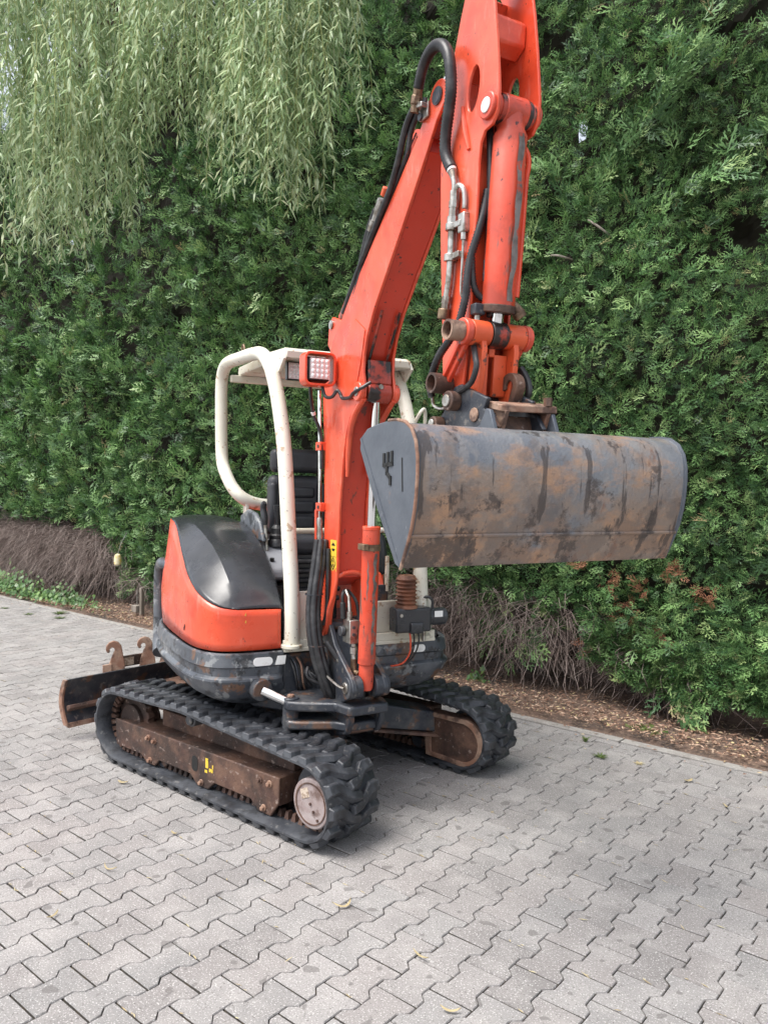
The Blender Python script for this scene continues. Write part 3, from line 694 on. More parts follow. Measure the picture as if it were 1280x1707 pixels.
# canopy work light
wl = MB(HF).prism(rrect(.09, .125, 2.185, 2.285, .01), -.225, -.12).build('work_light', 'black_plastic', EX, bevel=.004)
def lens_grid(fr, parent, s0, n0, n1, z0, z1, k=4, depth=.006):
    for i in range(k):
        for j in range(k):
            a = lerp(n0, n1, (i+.5)/k); z = lerp(z0, z1, (j+.5)/k); r_ = (n1-n0)/k*.47
            mb = MB(fr); mb.tube([(s0, a, z), (s0+depth*.5, a, z), (s0+depth, a, z)], [r_, r_*.85, r_*.35], 10); mb.build('led_lens', 'lens', parent, smooth=70)
MB(HF).box(.124, .128, -.218, -.127, 2.192, 2.278).build('reflector_plate', 'reflector', wl, smooth=0)
lens_grid(HF, wl, .128, -.216, -.129, 2.194, 2.276)

# seat
st = MB(HF).box(-.44, -.34, -.165, .175, 1.30, 1.675).build('seat', 'seat_vinyl', EX, bevel=.045, segs=4, smooth=60)
st['label'] = 'black vinyl operator seat with headrest'
MB(HF).box(-.425, -.335, -.152, .165, 1.69, 1.835).build('headrest', 'seat_vinyl', st, bevel=.035, segs=4, smooth=60)
for z0, z1, x in ((1.535, 1.605, -.335), (1.44, 1.52, -.333), (1.345, 1.43, -.333)):
    MB(HF).box(x-.03, x+.008, -.105, .12, z0, z1).build('backrest_pad', 'seat_vinyl', st, bevel=.02, segs=3, smooth=60)
for b0, b1 in ((-.172, -.125), (.138, .185)):
    MB(HF).box(-.40, -.305, b0, b1, 1.32, 1.63).build('side_bolster', 'seat_vinyl', st, bevel=.022, segs=3, smooth=60)
MB(HF).box(-.42, .05, -.17, .18, 1.22, 1.33).build('seat_cushion', 'seat_vinyl', st, bevel=.04, segs=4, smooth=60)
MB(HF).box(-.38, .0, -.13, .14, .84, 1.23).build('seat_base', 'black_plastic', st, bevel=.01)
for k in range(5):
    MB(HF).box(-.36, .06-.01*k, -.14, .15, 1.17-.055*k, 1.20-.055*k).build('suspension_fold', 'hose_rubber', st, bevel=.012, segs=3)
MB(HF).prism([(-.33,1.375), (-.22,1.40), (-.20,1.44), (-.22,1.47), (-.30,1.445)], -.085, -.055).build('seat_buckle', 'black_plastic', st, bevel=.006)
# consoles and levers
con = MB(HF).prism([(-.42,1.30), (-.05,1.29), (.06,1.23), (.16,1.16), (.17,1.10), (-.42,1.05)], -.325, -.185).build('control_console', 'console_grey', EX, bevel=.02, segs=3)
MB(HF).box(-.38, .10, -.318, -.192, .83, 1.07).build('console_base', 'black_plastic', con, bevel=.01)
MB(HF).tube([(-.03,-.22,1.27), (-.03,-.22,1.30), (-.03,-.22,1.31), (-.03,-.22,1.33), (-.03,-.22,1.34), (-.03,-.22,1.37), (-.03,-.22,1.39)], [.055,.05,.042,.044,.034,.034,.018], 16).build('joystick_boot', 'hose_rubber', con)
MB(HF).tube([(-.03,-.22,1.38), (-.035,-.22,1.45), (-.03,-.22,1.50)], [.012,.018,.022], 12).build('joystick', 'black_plastic', con)
MB(HF).tube([(.02,-.295,1.25), (.015,-.297,1.33), (.0,-.30,1.40)], .0095, 10).build('lever_rod', 'zinc', con)
MB(HF).tube([(.0,-.30,1.39), (-.005,-.302,1.43), (-.02,-.305,1.475), (-.012,-.305,1.505), (.0,-.305,1.515)], [.014,.02,.018,.017,.01], 12, sub=3).build('lever_grip', 'black_plastic', con)
MB(HF).cyl((-.10,-.318,1.29), (-.10,-.32,1.35), .005, 8).build('lever_rod', 'dark_steel', con)
MB(HF).tube([(-.10,-.32,1.345), (-.10,-.32,1.37), (-.10,-.32,1.395), (-.10,-.32,1.41)], [.008,.014,.013,.006], 12).build('lever_grip', 'black_plastic', con)
MB(HF).cyl((.10,-.29,1.19), (.105,-.29,1.215), .012, 10).build('ignition_key', 'black_print', con)
lc = MB(HF).prism([(-.40,1.32), (.02,1.36), (.12,1.33), (.15,1.20), (.13,1.10), (-.40,1.10)], .28, .40).build('left_console', 'black_plastic', EX, bevel=.03, segs=3)
MB(HF).tube([(.06,.33,1.33), (.06,.33,1.40), (.055,.33,1.46)], [.03,.014,.02], 12).build('joystick', 'black_plastic', lc)

# grease pump on the front left of the platform
gp = MB(HF).box(.465, .56, .245, .455, .845, .975).build('grease_pump', 'black_plastic', EX, bevel=.012, segs=3)
gp['label'] = 'black grease pump with ribbed rust-brown reservoir'
pts = []; rad = []
for k in range(7):
    z = .992+k*.0205; pts += [(.51,.325,z), (.51,.325,z+.0102)]; rad += [.047, .058]
pts = [(.51,.325,.972), (.51,.325,.985)]+pts+[(.51,.325,1.136), (.51,.325,1.146), (.51,.325,1.148)]; rad = [.062, .06]+rad+[.05, .044, .02]
MB(HF).tube(pts, rad, 28).build('reservoir', 'bellows_brown', gp, smooth=35)
MB(HF).cyl((.505,.45,.915), (.505,.565,.915), .047, 24).build('pump_motor', 'black_plastic', gp, bevel=.008, segs=3)
MB(HF).prism(rrect(.50, .575, .84, .90, .012), .325, .40).build('pump_block', 'black_plastic', gp, bevel=.006)
MB(HF).box(.5535, .5555, .475, .525, .92, .952).build('pump_label', 'white_sticker', gp, smooth=0)
MB(HF).cyl((.558,.27,.94), (.568,.27,.94), .009, 12).build('pump_bolt', 'zinc', gp)
MB(HF).tube([(.50,.49,.96), (.50,.49,1.0), (.49,.47,1.02), (.47,.43,1.015)], .008, 8, sub=3).build('pump_cable', 'hose_rubber', gp)
for k, (dy, mtn) in enumerate(((0,'red_paint'), (.022,'hose_rubber'), (.05,'hose_rubber'))):
    MB(HF).tube([(.535,.335+dy,.85), (.545,.337+dy,.80), (.53,.34+dy*.7,.73), (.50,.31+dy*.5,.67), (.45,.24,.65)], .0048, 8, sub=4).build('pump_wire', mtn, gp)
MB(HF).cyl((.52,.43,.85), (.52,.43,.79), .012, 10).build('pump_outlet', 'zinc', gp)
# wiring and manifold beside the swing post
for k in range(5):
    a = k*.013
    MB(HF).tube([(.44,-.30+a,.74), (.47,-.285+a,.69+.01*(k % 2)), (.475,-.27+a*.8,.62), (.44,-.25+a,.56)], .006, 8, sub=4).build('wire', ('hose_rubber','dark_steel','hose_rubber','rust_light','hose_rubber')[k], EX)
# swing cylinder
sc_ = MB().cyl(tuple(HF(.15,-.52,.61)), tuple(HF(.50,-.46,.605)), .045, 20).cyl(tuple(HF(.47,-.465,.605)), tuple(HF(.515,-.457,.604)), .055, 20).build('swing_cylinder', 'dark_steel', EX, bevel=.006)
MB().cyl(tuple(HF(.51,-.458,.604)), tuple(BF(-.245,-.285,.545)), .024, 20).build('cylinder_rod', 'chrome', sc_)

# ---------------- swing bracket
sb = MB(BF)
base_p = [(-.50,.12), (-.50,-.10), (-.36,-.30), (-.30,-.335), (-.22,-.335), (-.185,-.29), (-.10,-.13), (.0,-.105), (.0,.105), (-.1,.13)]
sb.plan(base_p, .525, .572)
sb.plan([(-.50,.12), (-.50,-.10), (-.36,-.30), (-.30,-.33), (-.22,-.33), (-.185,-.29), (-.12,-.13), (-.06,-.09), (-.06,.09), (-.14,.12)], .435, .478)
sbo = sb.build('swing_bracket', 'dark_steel', EX, bevel=.010, segs=2)
sbo['label'] = 'dark cast swing bracket at the foot of the boom'
plate = [(-.37,.91), (-.345,.945), (-.30,.95), (-.265,.92), (-.20,.83), (-.02,.715), (.012,.68), (.02,.65), (.0,.612), (-.05,.595), (-.10,.57), (-.20,.52), (-.44,.52), (-.46,.70)]
for sy in (-1, 1):
    MB(BF).prism(plate, sy*.098, sy*.070).build('side_plate', 'dark_steel', sbo, bevel=.006)
    MB(BF).cyl((-.042, sy*.108, .655), (-.042, sy*.034, .655), .054, 24).build('pin_boss', 'dark_steel', sbo, bevel=.004)
    MB(BF).cyl((-.042, sy*.106, .655), (-.042, sy*.114, .655), .028, 18).build('pin_end', 'zinc', sbo, bevel=.002)
MB(BF).tube([(-.045,-.115,.655), (-.07,-.13,.66), (-.16,-.14,.68), (-.26,-.15,.71), (-.33,-.15,.73)], .006, 8, sub=4).build('grease_line', 'zinc', sbo)
MB(BF).prism([(-.46,.5), (-.14,.5), (-.14,.62), (-.28,.88), (-.40,.88), (-.46,.7)], -.055, .055).build('bracket_core', 'dark_steel', sbo, bevel=.01)
for sy in (-1, 1):
    MB(BF).prism([(-.22,.37), (-.06,.425), (-.015,.50), (-.02,.575), (-.12,.56), (-.40,.56), (-.45,.40), (-.36,.33)], sy*.094, sy*.066).build('lower_yoke', 'dark_steel', sbo, bevel=.008)
MB(BF).prism([(-.36,.335), (-.20,.375), (-.075,.425), (-.085,.45), (-.21,.40), (-.37,.36)], -.066, .066).build('yoke_floor', 'rust_steel', sbo, bevel=.006)
MB(BF).tube([(-.32,-.1,.30), (-.32,-.1,.36), (-.32,-.09,.44)], [.03,.055,.09], 16).build('yoke_foot', 'dark_steel', sbo)
MB(BF).cyl((-.265,-.295,.425), (-.265,-.295,.580), .040, 20).build('swing_pin', 'dark_steel', sbo, bevel=.004)
MB(BF).cyl((-.265,-.295,.580), (-.265,-.295,.592), .018, 6).build('bolt', 'rust_light', sbo, bevel=.002)

# ---------------- boom
bw = .083
back = [(-.378,1.10), (-.378,1.46), (-.395,1.80), (-.418,2.04), (-.418,2.10), (-.395,2.20), (-.332,2.296), (-.23,2.40), (-.116,2.514), (.133,2.724), (.383,2.928), (.50,3.025), (.565,3.10), (.60,3.155)]
head = [(.655+.062*math.cos(R(a)), 3.125+.062*math.sin(R(a))) for a in range(140, -50, -18)]
front = [(.646,3.037), (.581,2.946), (.377,2.692), (.233,2.522), (.133,2.402), (.072,2.30), (.045,2.222), (.04,2.14), (.06,2.08), (.055,2.03), (.02,2.0), (-.03,1.995), (-.09,1.94), (-.135,1.86), (-.165,1.75), (-.20,1.50), (-.205,1.30), (-.215,1.16)]
web_front = [(.646,3.037), (.581,2.946), (.377,2.692), (.233,2.522), (.133,2.402), (.072,2.30), (.03,2.222), (-.02,2.16), (-.08,2.05), (-.135,1.92), (-.175,1.75), (-.21,1.50), (-.215,1.30), (-.225,1.16)]
bo = MB(BF)
for sy in (-1, 1): bo.prism(back+head+front, sy*bw, sy*(bw-.014))
boom = bo.build('boom', 'red_paint', EX, bevel=.003)
boom['label'] = 'scratched orange red main boom'
MB(BF).prism([(a+.006, z) for a, z in back[:-1]]+[(.52,3.03)]+[(a-.006, z) for a, z in web_front[1:]], -(bw-.0145), bw-.0145).build('boom_box', 'boom_red_shaded', boom, bevel=.004)
# forked foot
for sy in (-1, 1):
    inn, out = [], []
    prof = [(-.378,1.10), (-.388,1.03), (-.385,.95), (-.36,.885), (-.32,.855), (-.285,.87), (-.265,.92), (-.25,1.0), (-.228,1.07), (-.215,1.16), (-.225,1.24), (-.378,1.24)]
    vs = []
    for side_ in (0, 1):
        for a, z in prof:
            fl = max(0, min(1, (1.16-z)/.22)); fl = fl*fl*(3-2*fl)
            nO = bw+.0012+fl*.034; nI = bw-.013+fl*.012
            vs.append((a, sy*(nO if side_ else nI), z))
    n = len(prof)
    mb = MB(BF).add(vs, [tuple(range(n)), tuple(range(2*n-1, n-1, -1))]+[(i, i+n, (i+1) % n+n, (i+1) % n) for i in range(n)])
    mb.build('foot_ear', 'red_paint', boom, bevel=.006)
    MB(BF).ring((-.325, sy*.120, .905), (-.325, sy*.125, .905), .034, .022, 22).cyl((-.325, sy*.117, .905), (-.325, sy*.122, .905), .020, 18).build('foot_pin', 'dark_steel', boom, bevel=.002)
MB(BF).cyl((-.325,-.117,.905), (-.325,.117,.905), .028, 20).build('foot_pin_shaft', 'dark_steel', boom)
MB(BF).tube([(-.23,-.068,1.165), (-.225,-.04,1.18), (-.222,0,1.185), (-.225,.04,1.18), (-.23,.068,1.165)], .012, 10).build('arch_edge', 'red_paint', boom)
# reinforcement ribs and pin bosses at the bend
for sy in (-1, 1):
    MB(BF).cyl((.018, sy*(bw-.005), 2.052), (.018, sy*(bw+.022), 2.052), .046, 24).build('cylinder_boss', 'red_paint', boom, bevel=.006)
    MB(BF).cyl((.018, sy*(bw+.0215), 2.052), (.018, sy*(bw+.026), 2.052), .022, 18).build('pin_end', 'zinc', boom, bevel=.002)
    MB(BF).prism([(-.05,2.40), (.06,2.33), (.02,2.18), (-.04,2.03), (-.11,2.03), (-.16,2.15), (-.14,2.32)], sy*bw, sy*(bw+.005)).build('doubler_plate', 'red_paint', boom, bevel=.003)
    MB(BF).tube([(.045,sy*.078,2.02), (-.045,sy*.078,1.955), (-.11,sy*.07,1.87), (-.15,sy*.062,1.76), (-.165,sy*.058,1.66)], [.014,.016,.015,.013,.008], 10, sub=4).build('edge_rib', 'red_paint', boom)
    for a0, z0, a1, z1 in ((.15,2.405,.012,2.18),):
        MB(BF).tube([(a0, sy*.045, z0), ((a0+a1)/2+.004, sy*.045, (z0+z1)/2), (a1, sy*.045, z1)], .007, 8).build('weld_strip', 'grease_paint', boom)
MB(BF).cyl((.018,-.062,2.052), (.018,.062,2.052), .05, 22).build('greasy_eye', 'grease_paint', boom, bevel=.008)
MB(BF).prism([(.048,2.20), (.056,2.09), (.03,2.08), (-.01,2.14)], -.060, .060).build('grease_patch', 'grease_paint', boom, bevel=.004)
MB(BF).cyl((.062,-.002,2.075), (.07,-.002,2.075), .012, 8).build('grease_nipple', 'zinc', boom)
# boom cylinder
P0, P1 = Vector((-.042,0,.655)), Vector((.018,0,2.052)); dv = P1-P0
def along(t, off=0): q = P0+dv*t; return (q.x+off, q.y, q.z)
bc = MB(BF).tube([along(-.012), along(.0), along(.055), along(.075), along(.08), along(.54)], [.03,.036,.036,.036,.042,.042], 24).build('boom_cylinder', 'red_worn', EX, smooth=40)
MB(BF).cyl(along(.539), along(.552), .0435, 24).build('gland', 'red_paint', bc, bevel=.003)
MB(BF).cyl(along(.54), along(.975), .0205, 20).build('cylinder_rod', 'chrome', bc)
MB(BF).ring(along(.47), along(.492), .047, .0425, 24).build('clamp_band', 'brass_rust', bc)
MB(BF).box(-.02, .045, -.066, -.04, 1.315, 1.345).build('clamp_lug', 'brass_rust', bc, bevel=.003)
st_b = []
for k in range(22):
    t = .10+.36*k/21; c = along(t); w0 = -.05+.10*math.sin(k*1.9)+.05*math.sin(k*4.3); w1 = w0+.42+.14*math.sin(k*2.6+1)+.08*math.sin(k*5.1)
    st_b.append([(c[0]+.0426*math.cos(q), c[1]+.0426*math.sin(q), c[2]) for q in (w0, w0*.66+w1*.34, w0*.33+w1*.67, w1)])
MB(BF).grid(st_b).build('bare_strip', 'bare_metal', bc, smooth=80)
st_c = []
for k in range(12):
    t = .30+.14*k/11; c = along(t); w0 = -.75+.06*math.sin(k*2.2); w1 = w0+.16*math.sin(math.pi*(k+.5)/12)+.02
    st_c.append([(c[0]+.0426*math.cos(q), c[1]+.0426*math.sin(q), c[2]) for q in (w0, (w0+w1)/2, w1)])
MB(BF).grid(st_c).build('paint_chip', 'bare_metal', bc, smooth=80)

# valve block between the fork legs
vb = MB(BF).box(-.18, -.10, -.062, -.012, .85, .965).build('valve_block', 'zinc', EX, bevel=.004)
MB(BF).tube([(-.14,-.045,.965), (-.14,-.045,1.0), (-.14,-.045,1.0), (-.15,-.045,1.07), (-.19,-.045,1.10)], [.014,.014,.0085,.0085,.0085], 12).build('steel_pipe', 'zinc', vb)
MB(BF).cyl((-.165,-.068,.965), (-.168,-.07,1.045), .014, 12).build('hose_end', 'hose_rubber', vb, bevel=.003)
MB(BF).tube([(-.168,-.07,1.04), (-.17,-.07,1.08), (-.19,-.05,1.10), (-.20,-.02,1.09), (-.18,.01,1.04), (-.17,.02,.95), (-.16,.03,.85)], .008, 8, sub=4).build('hose', 'hose_rubber', vb)
MB(BF).tube([(-.12,-.03,.85), (-.12,-.03,.835), (-.12,-.03,.83), (-.12,-.03,.80), (-.12,-.03,.795), (-.115,-.03,.77)], [.012,.012,.018,.018,.013,.013], 8).build('pipe_fitting', 'zinc', vb)
MB(BF).tube([(-.115,-.03,.775), (-.11,-.03,.715), (-.075,-.02,.705)], .016, 12, sub=3).build('elbow', 'brass_rust', vb)
MB(BF).tube([(-.12,-.055,.715), (-.15,-.08,.745), (-.17,-.095,.775)], [.012,.014,.013], 10).build('pipe_fitting', 'zinc', vb)
MB(BF).tube([(-.165,-.092,.77), (-.19,-.112,.81), (-.22,-.13,.845)], .0155, 10).build('hose_end', 'hose_rubber', vb)
MB(BF).cyl((-.165,-.062,.905), (-.165,-.085,.905), .026, 16).build('valve_cap', 'dark_steel', vb, bevel=.004)
MB(BF).cyl((-.10,-.04,.93), (-.094,-.04,.93), .008, 10).cyl((-.10,-.04,.895), (-.094,-.04,.895), .008, 10).build('valve_screw', 'dark_steel', vb)
# side pipes, clamps and pipe guard on the right flank of the lower boom
MB(BF).tube([(-.43,-.098,2.10), (-.415,-.098,1.85), (-.40,-.098,1.50), (-.398,-.098,1.44)], .0095, 10).build('steel_pipe', 'chrome', boom)
for z, a in ((1.815,-.412), (1.505,-.40)):
    MB(BF).box(a-.028, a+.035, -.112, -.082, z-.022, z+.022).build('pipe_clamp', 'red_paint', boom, bevel=.003)
    MB(BF).cyl((a+.012,-.112,z), (a+.012,-.117,z), .009, 6).build('clamp_bolt', 'dark_steel', boom)
MB(BF).tube([(-.398,-.10,1.45), (-.396,-.10,1.43), (-.394,-.10,1.40), (-.39,-.10,1.36), (-.388,-.10,1.33)], [.013,.016,.013,.017,.013], 10).build('pipe_fitting', 'zinc', boom)
MB(BF).tube([(-.388,-.10,1.34), (-.385,-.10,1.22), (-.39,-.10,1.10)], .0125, 10).build('hose', 'hose_rubber', boom)
MB(BF).prism([(-.435,1.49), (-.415,1.49), (-.40,1.10), (-.425,1.12)], -.115, -.086).build('pipe_guard', 'red_paint', boom, bevel=.003)
# warning decal
dc = MB(BF).box(-.292, -.218, -bw-.0022, -bw-.0006, 1.192, 1.345).build('warning_decal', 'yellow_sticker', boom, smooth=0)
pr = MB(BF)
def dp(poly): pr.prism(poly, -bw-.0032, -bw-.0022)
dp([(-.255+.020*math.cos(R(a)), 1.312+.018*math.sin(R(a))) for a in range(15, 166, 15)]); dp([(-.255+.020*math.cos(R(a)), 1.307+.018*math.sin(R(a))) for a in range(195, 346, 15)])
dp([(-.289,1.262), (-.221,1.262), (-.221,1.2635), (-.289,1.2635)])
for p_, q_ in (((-.255,1.258), (-.228,1.228)), ((-.228,1.228), (-.255,1.198)), ((-.255,1.198), (-.283,1.228)), ((-.283,1.228), (-.255,1.258))):
    dx, dz = q_[0]-p_[0], q_[1]-p_[1]; l_ = math.hypot(dx, dz); nx, nz = -dz/l_*.0024, dx/l_*.0024
    dp([(p_[0]+nx, p_[1]+nz), (q_[0]+nx, q_[1]+nz), (q_[0]-nx, q_[1]-nz), (p_[0]-nx, p_[1]-nz)])
dp([(-.262,1.243), (-.255,1.246), (-.25,1.236), (-.256,1.23)]); dp([(-.258,1.229), (-.247,1.224), (-.246,1.212), (-.25,1.212), (-.252,1.221), (-.261,1.222)]); dp([(-.268,1.21), (-.262,1.21), (-.256,1.222), (-.262,1.222)])
pr.build('decal_print', 'black_print', dc, smooth=0)
# boom work light in its red guard
lg = MB(BF)
o_r = rrect(-.262, -.098, 2.098, 2.262, .03, 4); i_r = rrect(-.25, -.11, 2.110, 2.250, .022, 4)   # (n, z)
n = len(o_r); LS0, LS1 = -.30, -.225
vs = [(LS0, a, z) for a, z in o_r]+[(LS1, a, z) for a, z in o_r]+[(LS1, a, z) for a, z in i_r]+[(LS0, a, z) for a, z in i_r]
fs = []
for j in range(4):
    for i in range(n): fs.append((j*n+i, j*n+(i+1) % n, ((j+1) % 4)*n+(i+1) % n, ((j+1) % 4)*n+i))
lgo = lg.add(vs, fs).build('light_guard', 'red_paint', EX, bevel=.003)
lgo['label'] = 'red guard box with square LED work light on the boom'
MB(BF).prism([(-.285,2.115), (-.240,2.125), (-.240,2.235), (-.285,2.245)], -.238, -.128).build('lamp_body', 'black_plastic', lgo, bevel=.006)
MB(BF).box(-.240, -.2215, -.232, -.134, 2.131, 2.229).build('reflector_plate', 'reflector', lgo, smooth=0)
lens_grid(BF, lgo, -.2215, -.230, -.136, 2.133, 2.227)
MB(BF).box(-.30, -.24, -.10, -.082, 2.13, 2.23).build('guard_bracket', 'red_paint', lgo, bevel=.004)
MB(BF).tube([(-.251,-.16,2.10), (-.235,-.15,2.05), (-.20,-.13,2.045), (-.185,-.11,2.075), (-.17,-.10,2.06), (-.149,-.098,2.036), (-.06,-.10,2.032), (.0,-.112,2.045), (.057,-.105,2.06), (.076,-.06,2.09)], .0085, 8, sub=5).build('lamp_cable', 'hose_rubber', lgo)
MB(BF).tube([(-.30,-.20,2.16), (-.33,-.19,2.10), (-.36,-.17,2.03), (-.40,-.14,1.97), (-.395,-.11,1.90), (-.385,-.10,1.82), (-.385,-.098,1.70)], .009, 8, sub=5).build('lamp_cable', 'hose_rubber', lgo)
MB(BF).cyl((-.388,-.15,1.985), (-.393,-.143,1.972), .0115, 10).build('cable_tag', 'white_sticker', lgo)
# arm cylinder on the back of the boom
ab = MB(BF).prism([(-.40,2.33), (-.36,2.29), (-.22,2.42), (-.30,2.45), (-.345,2.465), (-.385,2.44)], -.070, -.052).prism([(-.40,2.33), (-.36,2.29), (-.22,2.42), (-.30,2.45), (-.345,2.465), (-.385,2.44)], .052, .070).build('arm_cylinder_bracket', 'red_paint', EX, bevel=.006)
MB(BF).cyl((-.35,-.078,2.425), (-.35,.078,2.425), .022, 16).build('bracket_pin', 'zinc', ab)
ac = MB(BF).tube([(-.35,0,2.425), (-.32,0,2.456), (-.32,0,2.456), (.42,0,3.085)], [.035,.035,.046,.046], 22).build('arm_cylinder', 'red_worn', EX, smooth=40)
MB(BF).cyl((.41,0,3.078), (.93,0,3.49), .025, 18).build('cylinder_rod', 'chrome', ac)
MB(BF).cyl((.93,-.06,3.49), (.93,.06,3.49), .04, 18).build('rod_eye', 'red_paint', ac)
# hydraulic lines on the back edge of the boom
hl = MB(BF).tube([(.535,-.105,3.135), (.500,-.10,3.14), (.445,-.10,3.10), (.405,-.10,3.04), (.375,-.10,2.975), (.30,-.095,2.885), (.19,-.09,2.795), (.06,-.085,2.69), (-.06,-.08,2.59), (-.20,-.075,2.455)], .014, 10, sub=5).build('boom_hose', 'hose_rubber', EX)
MB(BF).tube([(.50,-.08,3.13), (.44,-.08,3.07), (.415,-.08,2.99), (.34,-.08,2.92), (.20,-.078,2.81), (.06,-.075,2.70), (-.10,-.07,2.57)], .012, 10, sub=5).build('boom_hose', 'hose_rubber', EX)
for off in (0, .028):
    MB(BF).tube([(.14-off,-.07,2.86), (.08-off,-.07,2.80), (.03-off,-.075,2.70), (-.02-off,-.075,2.60), (-.12-off,-.07,2.48), (-.30-off,-.06,2.33)], .0115, 10, sub=5).build('boom_hose', 'hose_rubber', EX)
ft = MB(BF).tube([(.135,-.08,2.80), (.16,-.08,2.83), (.165,-.08,2.835), (.20,-.08,2.873)], [.018,.02,.024,.022], 10).build('hose_fitting', 'zinc', EX)
MB(BF).tube([(.10,-.085,2.765), (.13,-.085,2.80)], .019, 8).build('hose_fitting', 'zinc', EX)
MB(BF).cyl((.21,-.08,2.885), (.235,-.08,2.915), .016, 12).build('orange_cap', 'orange_paint', ft, bevel=.003)
MB(BF).prism([(.17,2.775), (.19,2.79), (.50,3.045), (.48,3.03)], -.0905, -.084).build('edge_strip', 'dark_steel', boom)
# hose loop from boom to arm
hp = MB(BF).box(.535, .60, -.097, -.084, 3.07, 3.13).build('hose_bracket', 'zinc', EX, bevel=.004)
for a, z in ((.585,3.13), (.553,3.082)):
    MB(BF).cyl((a,-.097,z), (a,-.106,z), .016, 6).build('bracket_nut', 'dark_steel', hp)
MB(BF).prism([(.515,3.12), (.60,3.10), (.60,3.12), (.53,3.145)], -.125, -.097).build('bracket_arm', 'zinc', hp, bevel=.003)
MB(BF).tube([(.538,-.12,3.10), (.545,-.12,3.125), (.548,-.12,3.13), (.556,-.12,3.155), (.56,-.12,3.16), (.572,-.122,3.185)], [.018,.018,.023,.023,.019,.02], 8).build('hose_fitting', 'brass_rust', hp)
loop = [(.570,-.122,3.18), (.590,-.125,3.21), (.62,-.13,3.242), (.672,-.137,3.262), (.73,-.142,3.262), (.785,-.144,3.235), (.822,-.144,3.185), (.838,-.143,3.12), (.838,-.14,3.05), (.815,-.133,2.99), (.785,-.125,2.92), (.775,-.12,2.865), (.79,-.116,2.82), (.812,-.113,2.785)]
def corrugate(path, r, amp, per, sub=8):
    P = []
    mb = MB()
    Q = smooth_path3(path, sub); L_ = [0]
    for a, b_ in zip(Q, Q[1:]): L_.append(L_[-1]+(Vector(b_)-Vector(a)).length)
    n_ = int(L_[-1]/per*2); out = []; rr = []
    for i in range(n_+1):
        s_ = L_[-1]*i/n_; k = min(max(j for j in range(len(L_)) if L_[j] <= s_+1e-9), len(Q)-2); f = (s_-L_[k])/max(1e-9, L_[k+1]-L_[k])
        out.append(tuple(Vector(Q[k])*(1-f)+Vector(Q[k+1])*f)); rr.append(r+(amp if i % 2 else -amp))
    return out, rr
def smooth_path3(P_, sub):
    out = []
    for i in range(len(P_)-1):
        p0, p1, p2, p3 = [Vector(P_[max(0, min(len(P_)-1, i+k))]) for k in (-1, 0, 1, 2)]
        for k in range(sub):
            t = k/sub; out.append(tuple(.5*((2*p1)+(p2-p0)*t+(2*p0-5*p1+4*p2-p3)*t*t+(3*p1-p0-3*p2+p3)*t**3)))
    out.append(tuple(P_[-1])); return out
q_, r_ = corrugate(loop, .021, .0016, .012)
MB(BF).tube(q_, r_, 12).build('loop_hose', 'hose_rubber', EX, smooth=80)
# steel line on the right flank of the arm
sp = MB(BF).tube([(.805,-.112,2.795), (.815,-.112,2.775), (.828,-.112,2.74), (.832,-.112,2.72), (.83,-.112,2.69)], [.017,.017,.011,.011,.011], 12).build('arm_line', 'zinc', EX)
MB(BF).tube([(.803,-.113,2.80), (.815,-.113,2.776)], .0185, 12).build('white_sleeve', 'white_sticker', sp)
MB(BF).tube([(.83,-.112,2.70), (.829,-.112,2.665), (.829,-.112,2.664), (.826,-.112,2.64), (.826,-.112,2.639), (.822,-.112,2.61), (.822,-.112,2.609), (.82,-.112,2.575)], [.016,.016,.019,.019,.016,.016,.021,.021], 8).build('line_coupling', 'zinc', sp)
MB(BF).tube([(.82,-.112,2.585), (.817,-.112,2.50), (.813,-.112,2.42), (.806,-.112,2.37), (.796,-.112,2.33), (.792,-.112,2.315)], .0145, 12, sub=3).build('arm_pipe', 'zinc', sp)
MB(BF).tube([(.794,-.112,2.325), (.787,-.112,2.30), (.787,-.112,2.299), (.782,-.112,2.275)], [.018,.018,.0155,.0155], 8).build('line_coupling', 'zinc', sp)
MB(BF).cyl((.781,-.112,2.282), (.773,-.112,2.243), .0235, 18).build('quick_coupling', 'brass_rust', sp, bevel=.004)
for a, z in ((.82,2.572), (.814,2.462)):
    MB(BF).ring((a-.001,-.112,z-.014), (a+.001,-.112,z+.012), .025, .0145, 14).box(a+.018, a+.065, -.122, -.1, z-.012, z+.010).build('pipe_clamp', 'zinc', sp, bevel=.002)
MB(BF).tube([(.836,-.112,2.70), (.86,-.112,2.712), (.885,-.108,2.69), (.89,-.105,2.65), (.888,-.105,2.62)], .009, 8, sub=4).build('bleed_pipe', 'zinc', sp)
MB(BF).box(.865, .905, -.118, -.088, 2.535, 2.605).build('check_valve', 'zinc', sp, bevel=.004)
MB(BF).tube([(.886,-.104,2.54), (.885,-.104,2.51), (.885,-.104,2.505), (.881,-.104,2.43), (.873,-.102,2.34), (.875,-.098,2.31), (.90,-.08,2.275), (.915,-.07,2.262)], [.011,.011,.0055,.0055,.0055,.0055,.0055,.0055], 8, sub=3).build('bleed_pipe', 'zinc', sp)

